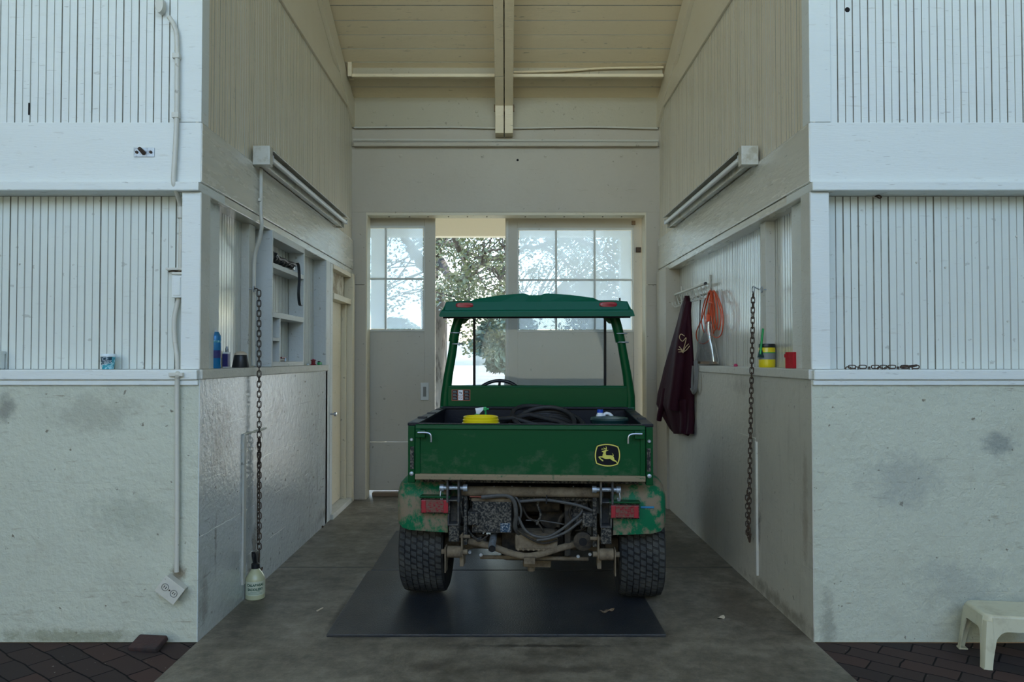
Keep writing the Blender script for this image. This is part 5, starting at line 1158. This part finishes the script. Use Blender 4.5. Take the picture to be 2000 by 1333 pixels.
# jacket
jk = thing('jacket', 'maroon nylon jacket with gold stitching hanging from the coat rack', 'jacket', (1.62, 6.75, 1.2))
rows = [(578, 1344, 1350), (584, 1341, 1354), (598, 1336, 1358), (625, 1329, 1359), (655, 1321, 1359), (690, 1311, 1359), (720, 1303, 1358), (745, 1297, 1357), (770, 1290, 1356), (790, 1288, 1357), (806, 1296, 1356), (822, 1306, 1354), (838, 1316, 1352), (848, 1325, 1350)]
rings = []
for i, (py, pl, pr) in enumerate(rows):
    t = i / (len(rows) - 1); wd = min(1, .15 + 2.2 * t)
    far = P(pl, py, 6.72 + .42 * min(1, t * 1.6)); near = P(pr, py, 6.66 - .22 * min(1, t * 2.2)); near.x = min(near.x, 1.60)
    ring = []; c = (far + near) / 2; ax = (near - far) / 2; nrm = Vector((-ax.y, ax.x, 0)).normalized(); th = .02 + .055 * min(1, t * 2)
    for k in range(40):
        a = 2 * math.pi * k / 40; f = 1 + .26 * math.sin(5 * a + 3 * t) * min(1, t * 2) + .16 * math.sin(11 * a + 5 * t) * min(1, t * 1.5)
        ring.append(c + ax * math.cos(a) + nrm * th * math.sin(a) * f * (1 if math.sin(a) > 0 or True else 1) - jk.location)
    rings.append(ring)
MB().loft(rings).build('jacket_body', 'maroon', jk)
def sleeve(pts, rs, name):
    MB().tube(spline([P(*q) - jk.location for q in pts], 5), rs, 16).build(name, 'maroon', jk)
n_ = 4 * 5 + 1
sleeve([(1345, 590, 6.60), (1335, 650, 6.60), (1327, 720, 6.58), (1320, 770, 6.60), (1316, 800, 6.62)], [.028 + .030 * min(1, i / 8) for i in range(n_)], 'sleeve')
sleeve([(1300, 760, 6.95), (1296, 785, 6.95), (1290, 805, 6.98), (1287, 822, 7.0)], [.035 - .012 * i / 15 for i in range(16)], 'far_sleeve')
MB().tube(spline([P(*q) - jk.location for q in ((1338, 780, 6.55), (1340, 815, 6.55), (1338, 842, 6.55), (1336, 849, 6.55))], 5), [.06 - .022 * i / 15 for i in range(16)], 16).build('hood', 'maroon', jk)
def gold(pts, r): return MB().tube(spline([P(a, c, 6.60 - .115) - jk.location for a, c in pts], 5), r, 6)
g = MB()
for pts in (((1337, 657), (1330, 653), (1327, 660), (1333, 667), (1340, 660), (1338, 672), (1333, 688)), ((1326, 677), (1332, 684), (1334, 690)), ((1345, 672), (1338, 680), (1334, 690)), ((1347, 676), (1338, 686), (1325, 688)), ((1334, 688), (1330, 684), (1324, 683))):
    g.tube(spline([P(a, c, 6.47) - jk.location for a, c in pts], 5), .0034, 6)
g.build('gold_embroidery', 'gold', jk)
# orange cord
oc = thing('extension_cord', 'orange extension cord looped over a hook beside the jacket', 'cord', tuple(PX(1388, 568, 1.70)))
cy = oc.location.y
def OC(px, py, x=1.70): q = PX(px, py, x); return Vector((x, q.y, q.z)) - oc.location
loops = [((1388, 567), (1376, 590), (1370, 625), (1376, 650), (1383, 625), (1390, 590)), ((1390, 567), (1384, 600), (1380, 640), (1386, 655), (1392, 630), (1394, 590)), ((1386, 570), (1372, 620), (1360, 650), (1364, 668), (1377, 671), (1390, 655), (1392, 610)),
         ((1392, 568), (1406, 590), (1412, 620), (1410, 650), (1400, 660), (1390, 650), (1388, 610)), ((1394, 568), (1400, 600), (1402, 630), (1396, 645), (1390, 620), (1390, 590)), ((1390, 570), (1396, 610), (1394, 650), (1386, 645), (1384, 600)),
         ((1388, 569), (1378, 600), (1376, 618), (1380, 640), (1388, 600)), ((1393, 569), (1408, 610), (1404, 645), (1396, 620))]
m_ = MB()
for i, lp in enumerate(loops):
    m_.tube(spline([OC(a, c, 1.725 - .012 * (i % 5) - .015 * math.sin(k)) for k, (a, c) in enumerate(lp)], 5, closed=True), .0048, 7, closed=True)
m_.build('cord', 'orange', oc)
MB().tube([OC(1384, 590, 1.66), OC(1392, 592, 1.66)], .008, 8).build('cord_wrap', 'orange', oc); MB().cbox(-.05, -.02, -.06, -.03, -.26, -.20, .006).build('plug', 'orange', oc)
MB().tube([OC(1396, 570, 1.735), OC(1390, 568, 1.70), OC(1388, 562, 1.685)], .004, 6).build('wall_hook', 'steel', oc)
MB().tube(spline([OC(1404, 566, 1.73), OC(1408, 590, 1.725), OC(1410, 640, 1.725), OC(1404, 660, 1.725)], 5), .006, 7).build('white_lead', 'white', oc)
# plastic bag
bg = thing('plastic_bag', 'clear plastic bag with a little brown feed hanging below the orange cord', 'bag', tuple(PX(1385, 712, 1.68)))
rings = []
for i, (py, pl, pr) in enumerate(((618, 1381, 1391), (626, 1379, 1392), (634, 1377, 1391), (655, 1371, 1394), (680, 1362, 1400), (702, 1357, 1404), (711, 1358, 1404))):
    a, c = PX(pr, py, 1.70), PX(pl, py, 1.68); ce = (a + c) / 2; hy = (c.y - a.y) / 2; t = i / 6; ring = []
    for k in range(32):
        an = 2 * math.pi * k / 32; f = 1 + .12 * math.sin(6 * an + i) + .08 * math.sin(11 * an + 2 * i)
        ring.append(Vector((1.695 - .005 + (.012 + .026 * t) * math.sin(an) * f, ce.y + hy * math.cos(an) * (1 + .03 * math.sin(7 * an)), ce.z)) - bg.location)
    rings.append(ring)
MB().loft(rings, cap=False).build('film', 'bag', bg)
MB().loft([[Vector(v) * 1 for v in rings[-1]], [Vector(v) * 1 + Vector((0, 0, .02)) for v in rings[-1]]]).build('feed', 'wood', bg)['kind'] = 'stuff'
MB().cbox(-.02, .01, -.035, .035, .375, .400, .004).build('knot_tape', 'bag', bg)
# dark lead rope hanging from the rack beside jacket
rp = thing('lead_rope', 'grey cotton rope looped below the plastic bag', 'rope', tuple(PX(1356, 712, 1.61)))
def RP(px, py, x): return PX(px, py, x) - rp.location
MB().tube(spline([RP(1360, 705, 1.60), RP(1362, 735, 1.60), RP(1359, 762, 1.59), RP(1354, 768, 1.59), RP(1352, 750, 1.59), RP(1354, 715, 1.60)], 6), .011, 9).tube(spline([RP(1357, 706, 1.585), RP(1358, 740, 1.585), RP(1355, 766, 1.58), RP(1350, 760, 1.585)], 6), .010, 9).build('rope', 'rope', rp)
MB().tube(spline([RP(1357, 706, 1.59), RP(1362, 690, 1.62), RP(1366, 640, 1.70), RP(1368, 590, 1.71), RP(1370, 583, 1.70)], 6), .006, 8).build('rope_tail', 'rope', rp)
# jar and brush
X, Y = on_sill(1498, 1, .055); h = P(1498, 672, Y).z - zc
o = thing('hoof_oil_jar', 'yellow and black jar with a grey label on the sill beside the post', 'jar', (X, Y, zc)); R = .052
MB().lathe([(R * .92, 0), (R * .98, .006), (R, .02), (R, h * .80), (R * .93, h * .86)], seg=32).build('body', 'yellow', o)
MB().lathe([(R * 1.006, h * .34), (R * 1.006, h * .62)], seg=32).build('label', 'greylabel', o); MB().lathe([(R * 1.01, h * .60), (R * 1.01, h * .64)], seg=32).build('label_edge', 'gplastic', o)
MB().lathe([(R * .98, h * .84), (R * .99, h * .86), (R * .99, h - .004), (R * .95, h), (R * .80, h), (R * .78, h * .9)], seg=32).build('lid_ring', 'black', o)
o = thing('hoof_brush', 'green-handled brush leaning against the yellow jar', 'brush', (X - .052, Y - .035, zc + h * .55))
MB().tube([(-.004, -.003, 0), (.018, .004, .165)], .0075, 10).build('handle', 'gplastic', o); MB().loft([[(-.02, -.008, -.02), (.02, -.008, -.02), (.02, .008, -.02), (-.02, .008, -.02)], [(-.008, -.006, .03), (.008, -.006, .03), (.008, .006, .03), (-.008, .006, .03)]], False).build('bristles', 'darkgreen', o)
# red folded cloth
X, Y = on_sill(1549, 1, .05); h = P(1549, 688, Y).z - zc
o = thing('red_box', 'bright red folded card box standing on the sill by the corner post', 'box', (X, Y, zc))
MB().prism([(.03, -.04, 0), (-.018, -.045, 0), (-.026, -.005, 0), (-.020, .0, 0), (-.030, .045, 0), (.03, .045, 0)], (0, 0, 0), (0, 0, h)).build('carton', 'red', o, .003)
MB().prism([(.02, .0, h - .012), (-.026, .0, h - .012), (-.034, .048, h - .012), (.02, .048, h - .012)], (0, 0, 0), (0, 0, -.02)).build('fold', 'red', o)
# pink clip
X, Y = on_sill(1437, 1, .01); o = thing('hair_clip', 'tiny pink clip on the sill between the bag and the jar', 'clip', (X, Y, zc))
MB().lathe([(.013, 0), (.015, .008), (.010, .018), (.002, .020)], seg=16).build('knob', 'pink', o); MB().tube([(0, .0, .006), (-.01, .05, .005)], .003, 6).build('pin', 'steel', o)

# ---- front wall things --------------------------------------------------------
FY = Y0
# conduit down the stall front
fc = thing('wall_conduit', 'white painted conduit running down the stall front to the outlet box', 'conduit', tuple(P(345, 735, FY - .03)))
def FP(px, py, d=.022): return P(px, py, FY - d) - fc.location
MB().tube(spline([FP(330, 33), FP(339, 48), FP(345, 68), FP(346, 110), FP(346, 170), FP(345, 230), FP(342, 300), FP(339, 345), FP(340, 362), FP(346, 380, -.02), FP(352, 400, -.085), FP(354, 430, -.092), FP(352, 530, -.092)], 5), .0125, 12).build('upper_pipe', 'conduit', fc)
MB().tube(spline([FP(349, 583, -.09), FP(341, 620, -.085), FP(341, 660, -.085), FP(346, 695, -.08), FP(347, 722, -.03), FP(347, 732, .04), FP(346, 745, .03), FP(346, 800, .022), FP(346, 1000, .022), FP(345, 1118, .022)], 5), .0125, 12).build('lower_pipe', 'conduit', fc)
c = FP(317, 14, .0); MB().loft([[c + Vector((math.cos(a) * .022 - math.sin(a) * 0, -k, math.sin(a) * .045)) for a in [i * math.pi / 8 for i in range(16)]] for k in (0.0, .04)]).build('pull_elbow', 'conduit', fc).rotation_euler = (0, 0, 0)
for px, py, w in ((346, 110, 16), (345, 226, 18)): c = FP(px, py); MB().cbox(c.x - .022, c.x + .016, c.y - .016, c.y + .018, c.z - .014, c.z + .014, .004).build('pipe_strap', 'conduit', fc)
c = FP(353, 416, -.09); MB().lathe([(.018, -.03), (.018, .03)], tuple(c), 14).build('coupling', 'conduit', fc)
c = FP(347, 732, .04); MB().cbox(c.x - .045, c.x + .03, c.y - .010, c.y + .02, c.z - .010, c.z + .010, .004).build('pipe_strap', 'conduit', fc)
a, b_ = P(336, 538, FY + .06), P(356, 582, FY + .06)
o = thing('junction_box', 'small painted junction box midway on the recessed boards beside the post', 'box', (a.x, FY + .114, b_.z)); 
MB().cbox(0, b_.x - a.x, -.06, 0, 0, a.z - b_.z, .005).build('box_body', 'front', o); MB().cbox(.01, b_.x - a.x - .008, -.064, -.059, .012, a.z - b_.z - .012, .003).build('cover_plate', 'front', o)
a, b_ = P(324, 521, FY + .07), P(356, 536, FY + .07)
o = thing('latch_keeper', 'weathered painted latch keeper above the small junction box', 'latch', (a.x, FY + .114, b_.z))
MB().cbox(0, b_.x - a.x, -.05, 0, .022, .036, .004).build('upper_jaw', 'conduit', o); MB().cbox(.03, b_.x - a.x, -.045, 0, -.002, .012, .004).build('lower_jaw', 'conduit', o); MB().tube(spline([(.01, -.03, .015), (.04, -.035, .02), (.06, -.03, .014), (.085, -.035, .018)], 4), .004, 6).build('bolt', 'rust', o)
# bolt plate
a, b_ = P(262, 289, FY), P(302, 307, FY)
o = thing('ring_plate', 'galvanised plate with a broken ring stud on the stall front beam', 'bracket', ((a.x + b_.x) / 2, FY, (a.z + b_.z) / 2)); w2, h2 = (b_.x - a.x) / 2, (a.z - b_.z) / 2
MB().cbox(-w2, w2, -.005, -.0003, -h2, h2, .002).build('plate', 'zinc', o)
for q in (-1, 1): MB().lathe([(.008, -.005), (.008, -.010), (.003, -.013)], (q * w2 * .68, 0, 0), 12, 'Y').build('rivet', 'rust', o)
MB().tube([(.0, -.005, -.005), (-.003, -.03, .004), (-.006, -.045, .010)], [.012, .011, .010], 10).build('stud', 'rust', o)
# outlet box, twisted
o = thing('outlet_box', 'weathered outlet box hanging crooked at the foot of the conduit', 'outlet', tuple(P(341, 1147, FY))); o.rotation_euler = (0, math.radians(37), 0)
MB().cbox(-.058, .058, -.055, -.001, -.046, .046, .004).build('box_body', 'conduit', o); MB().cbox(-.062, .062, -.060, -.055, -.050, .050, .003).build('cover_plate', 'conduit', o)
for q in (-1, 1):
    MB().tube([(q * .028 + .018 * math.cos(t), -.062, .018 * math.sin(t)) for t in [i * math.pi / 8 for i in range(16)]], .0018, 5, closed=True).build('socket_ring', 'vent', o)
    MB().box(q * .028 - .007, q * .028 - .004, -.0625, -.0598, -.006, .006).box(q * .028 + .004, q * .028 + .007, -.0625, -.0598, -.006, .006).build('slots', 'hole', o)
MB().lathe([(.004, -.060), (.004, -.063)], (0, 0, 0), 10, 'Y').build('screw', 'rust', o)
# the paper cup
c = P(211, 719, FY + .045); o = thing('paper_cup', 'small blue and white gum tub on the ledge of the stall front', 'cup', (c.x, FY + .045, ZS + .0005)); sc_ = (FY + .045) / F
h = 30 * sc_; rt_, rb_ = 14 * sc_, 10.5 * sc_
rad = lambda z: rb_ + (rt_ - rb_) * z / h
MB().lathe([(rb_, 0), (rad(h * .80), h * .80)], seg=32).build('body', 'teal', o); MB().lathe([(rad(h * .80), h * .80), (rt_, h * .82), (rt_ * 1.02, h * .96), (rt_ * .98, h), (.001, h)], seg=32).build('lid', 'cupwhite', o)
af = -math.pi / 2 - .0
def cupfn(yoff, tilt): return lambda x, y, z: ((rad(yoff + y + x * tilt) + .0015) * math.cos(af + x / rt_ ), (rad(yoff + y + x * tilt) + .0015) * math.sin(af + x / rt_), yoff + y + x * tilt)
mb = MB(); N = 14
mb.add([((rad(z) + .0006) * math.cos(af - .9 + 1.9 * i / N), (rad(z) + .0006) * math.sin(af - .9 + 1.9 * i / N), z) for i in range(N + 1) for z in (h * (.28 + .012 * i), h * .80)], [(2 * i, 2 * i + 2, 2 * i + 3, 2 * i + 1) for i in range(N)]); mb.build('printed_field', 'navy', o)
text_mesh('ICE', .027, 'printed_text', 'cupwhite', o, cupfn(h * .56, .12), bold=.0006); text_mesh('CUBES', .026, 'printed_text', 'cupwhite', o, cupfn(h * .30, .16), bold=.0006)
# bracket at the frame edge on the ledge
a = P(-6, 685, FY + .06); o = thing('tack_box', 'pale box end standing on the ledge at the far end of the stall front', 'box', (a.x - .03, FY + .06, ZS + .0005)); MB().cbox(-.06, .045, -.045, .045, 0, .09, .006).build('carton', 'front', o); MB().cbox(-.063, .048, -.048, .048, .082, .098, .004).build('lid', 'front', o)
# chain lying on the ledge
o = thing('ledge_chain', 'rusty chain lying along the ledge above the stool', 'chain', tuple(P(1720, 729, FY + .05)[:2]) + (ZS + .0005,)); o.location.z = ZS + .0005
x0 = P(1652, 729, FY + .05).x; x1 = P(1790, 729, FY + .05).x; n = 14; proto = None
for i in range(n):
    if proto is None: l_ = link_mesh(.009, .019, .003).build('chain_link', 'rust', o); proto = l_
    else: l_ = proto.copy(); COL.objects.link(l_); l_.parent = o
    xx = x0 + (x1 - x0) * (i + .5) / n; l_.location = (xx - o.location.x, .02 * math.sin(i * .9), .0125 if i % 2 else .0035); l_.rotation_euler = (math.pi / 2 if i % 2 == 0 else 0.35, math.pi / 2, .3 * math.cos(i * .9))
MB().tube(spline([(x1 - .09 - o.location.x, 0, .01), (x1 - .03 - o.location.x, -.02, .018), (x1 - o.location.x, 0, .02), (x1 - .04 - o.location.x, .01, .012)], 5), .006, 8).build('snap_hook', 'rust', o)
# hook and nails on the boards beyond
o = thing('wall_hook', 'small rusty hook screwed high in the recessed boards above the stool', 'hook', tuple(P(1709, 384, FY + .114))); MB().tube(spline([(0, -.001, 0), (0, -.03, 0), (.012, -.045, -.012), (0, -.05, -.02), (-.012, -.04, -.008)], 4), .004, 6).build('hook_wire', 'rust', o); MB().lathe([(.012, 0), (.010, -.004)], (0, 0, 0), 10, 'Y').build('hook_base', 'conduit', o)
for px, py, sz, lab in ((1655, 19, .014, 'dark round hole high in the stall boards above the corner board'), (57, 212, .008, 'dark split in a board high on the stall front by the conduit')):
    mb = MB()
    if px > 100: mb.lathe([(sz, .0), (sz * .9, -.0016)], tuple(P(px, py, FY + .012)), 14, 'Y')
    else: q = P(px, py, FY + .012); mb.cbox(q.x - .005, q.x + .004, q.y - .0015, q.y + .001, q.z - .035, q.z + .03, .001)
    mb.build('knot_hole', 'hole', wf_r if px > 100 else wf_l)
nl = MB()
for px, py in ((1790, 513), (1846, 523), (1985, 462), (1968, 628), (38, 516)):
    q = P(px, py, FY + .114); nl = MB().lathe([(.006, 0), (.005, -.006)], tuple(q), 10, 'Y'); nl.build('nail_head', 'conduit', wf_r if px > 1000 else wf_l)

# ---- loose paver
q = PF(308, 1252); o = thing('loose_paver', 'dark brick paver propped loose against the foot of the stall wall', 'brick', (q.x, FY - .075, .010)); o.rotation_euler = (math.radians(22), math.radians(-3), math.radians(-14))
MB().cbox(-.085, .085, -.05, .05, -.002, .030, .010).build('paver', 'brickone', o)

# ---- stool
fl = PF(1931, 1302); sw_, sd_, shh = .40, .30, .255
st = thing('step_stool', 'ivory plastic step stool standing on the brick by the stall wall', 'stool', (fl.x + .165, 3.80 + .0, -.004), math.radians(0))
_q = PF(1867, 1262); _a = math.radians(-8); _lx, _ly = -.196, .149
st.location = (_q.x - (_lx * math.cos(_a) - _ly * math.sin(_a)), _q.y - (_lx * math.sin(_a) + _ly * math.cos(_a)), -.004); st.rotation_euler = (0, 0, _a); st.scale = (1, 1, 1)
# top with rounded lip
def rr_ring(hx, hy, z, r=.05, n=6):
    out = []
    for cxs, cys, a0 in ((1, 1, 0), (-1, 1, 90), (-1, -1, 180), (1, -1, 270)):
        for k in range(n + 1): a = math.radians(a0 + 90 * k / n); out.append((cxs * (hx - r) + r * math.cos(a), cys * (hy - r) + r * math.sin(a), z))
    return out
tx, ty = sw_ / 2 - .028, sd_ / 2 - .025
MB().loft([rr_ring(tx + .004, ty + .004, shh - .030), rr_ring(tx + .002, ty + .002, shh - .010), rr_ring(tx - .004, ty - .004, shh - .002), rr_ring(tx - .014, ty - .014, shh), rr_ring(tx - .022, ty - .022, shh - .003), rr_ring(tx - .03, ty - .03, shh - .003)]).build('top', 'stool', st)
# apron: arched skirts between the legs
def apron(ax, sgn):
    L = (tx if ax == 0 else ty) + .001; other = (ty if ax == 0 else tx)
    pts = []; n = 18
    top_ = [(-L + .03, shh - .012), (L - .03, shh - .012)]
    low = []
    for k in range(n + 1):
        u = -1 + 2 * k / n; w = abs(u); zlow = shh - .075 - (.0 if w < .55 else .06 * ((w - .55) / .45) ** 2.2); low.append((u * (L - .03), zlow))
    poly = top_ + low[::-1]
    if ax == 0: p3 = [(a, sgn * (other + .002 + (shh - z) * .085), z) for a, z in poly]; d = (0, -sgn * .006, 0)
    else: p3 = [(sgn * (other + .002 + (shh - z) * .085), a, z) for a, z in poly]; d = (-sgn * .006, 0, 0)
    return MB().prism(p3, (0, 0, 0), d)
for ax, sg in ((0, 1), (0, -1), (1, 1), (1, -1)): apron(ax, sg).build('apron', 'stool', st)
for sx_ in (-1, 1):
    for sy_ in (-1, 1):
        rings = []
        for z, wd in ((shh - .03, .075), (shh - .12, .052), (.05, .042), (.0, .040)):
            fx = (tx + (shh - z) * .095) * sx_; fy = (ty + (shh - z) * .095) * sy_
            t = .006; ix, iy = -sx_, -sy_
            ring = [(fx + ix * wd, fy, z), (fx + ix * .02, fy, z), (fx + ix * .006, fy + iy * .004, z), (fx + ix * .001, fy + iy * .015, z), (fx, fy + iy * wd, z), (fx + ix * t, fy + iy * wd, z), (fx + ix * (t + .002), fy + iy * .018, z), (fx + ix * .02, fy + iy * t, z), (fx + ix * wd, fy + iy * t, z)]
            rings.append(ring)
        leg = MB().loft(rings).build('leg', 'stool', st)
        f0 = rings[-1]; zf = 0.0
        fxx = (tx + shh * .095) * sx_; fyy = (ty + shh * .095) * sy_
        MB().cbox(*sorted((fxx - sx_ * .001, fxx - sx_ * .042)), *sorted((fyy - sy_ * .001, fyy - sy_ * .042)), 0.0, .008, .003).build('foot', 'stool', leg)

# ---- litter: dry leaves and crumbs on the floor
for i, (px, py, zz, lab) in enumerate(((1180, 1197, .0162, 'curled dry leaf on the rubber mat behind a rear wheel'), (1192, 1194, .0162, 'flat dry leaf fragment on the rubber mat beside the curled leaf'), (1409, 1209, .0, 'pale crumpled leaf on bare concrete beyond the mat corner'), (625, 1192, .0, 'thin pale wood chip on the concrete beside the mat'), (630, 1031, .0, 'dark pebble at the foot of the glossy wall near the side door'))):
    q = PF(px, py, zz); o = thing(['dry_leaf', 'dry_leaf', 'dry_leaf', 'wood_chip', 'pebble'][i], lab, ['leaf', 'leaf', 'leaf', 'wood chip', 'pebble'][i], (q.x, q.y, zz), .4 * i, group='dry leaves on the floor' if i < 3 else None)
    if i < 3:
        ring = [(.030 * math.cos(t) * (1 + .2 * math.sin(3 * t)), .017 * math.sin(t), .003 + .009 * abs(math.cos(t))) for t in [k * math.pi / 8 for k in range(16)]]
        MB().add([(0, 0, .001)] + ring, [(0, 1 + k, 1 + (k + 1) % 16) for k in range(16)]).add([(0, 0, .0)] + [(x, y, z - .001) for x, y, z in ring], [(0, 1 + (k + 1) % 16, 1 + k) for k in range(16)]).build('blade', 'tanlid' if i == 2 else 'wood', o)
    elif i == 3: MB().cbox(-.03, .03, -.005, .005, 0, .006, .002).build('chip', 'tanlid', o)
    else: MB().lathe([(.008, 0), (.012, .004), (.010, .012), (.003, .016)], seg=10).build('stone', 'rust', o)
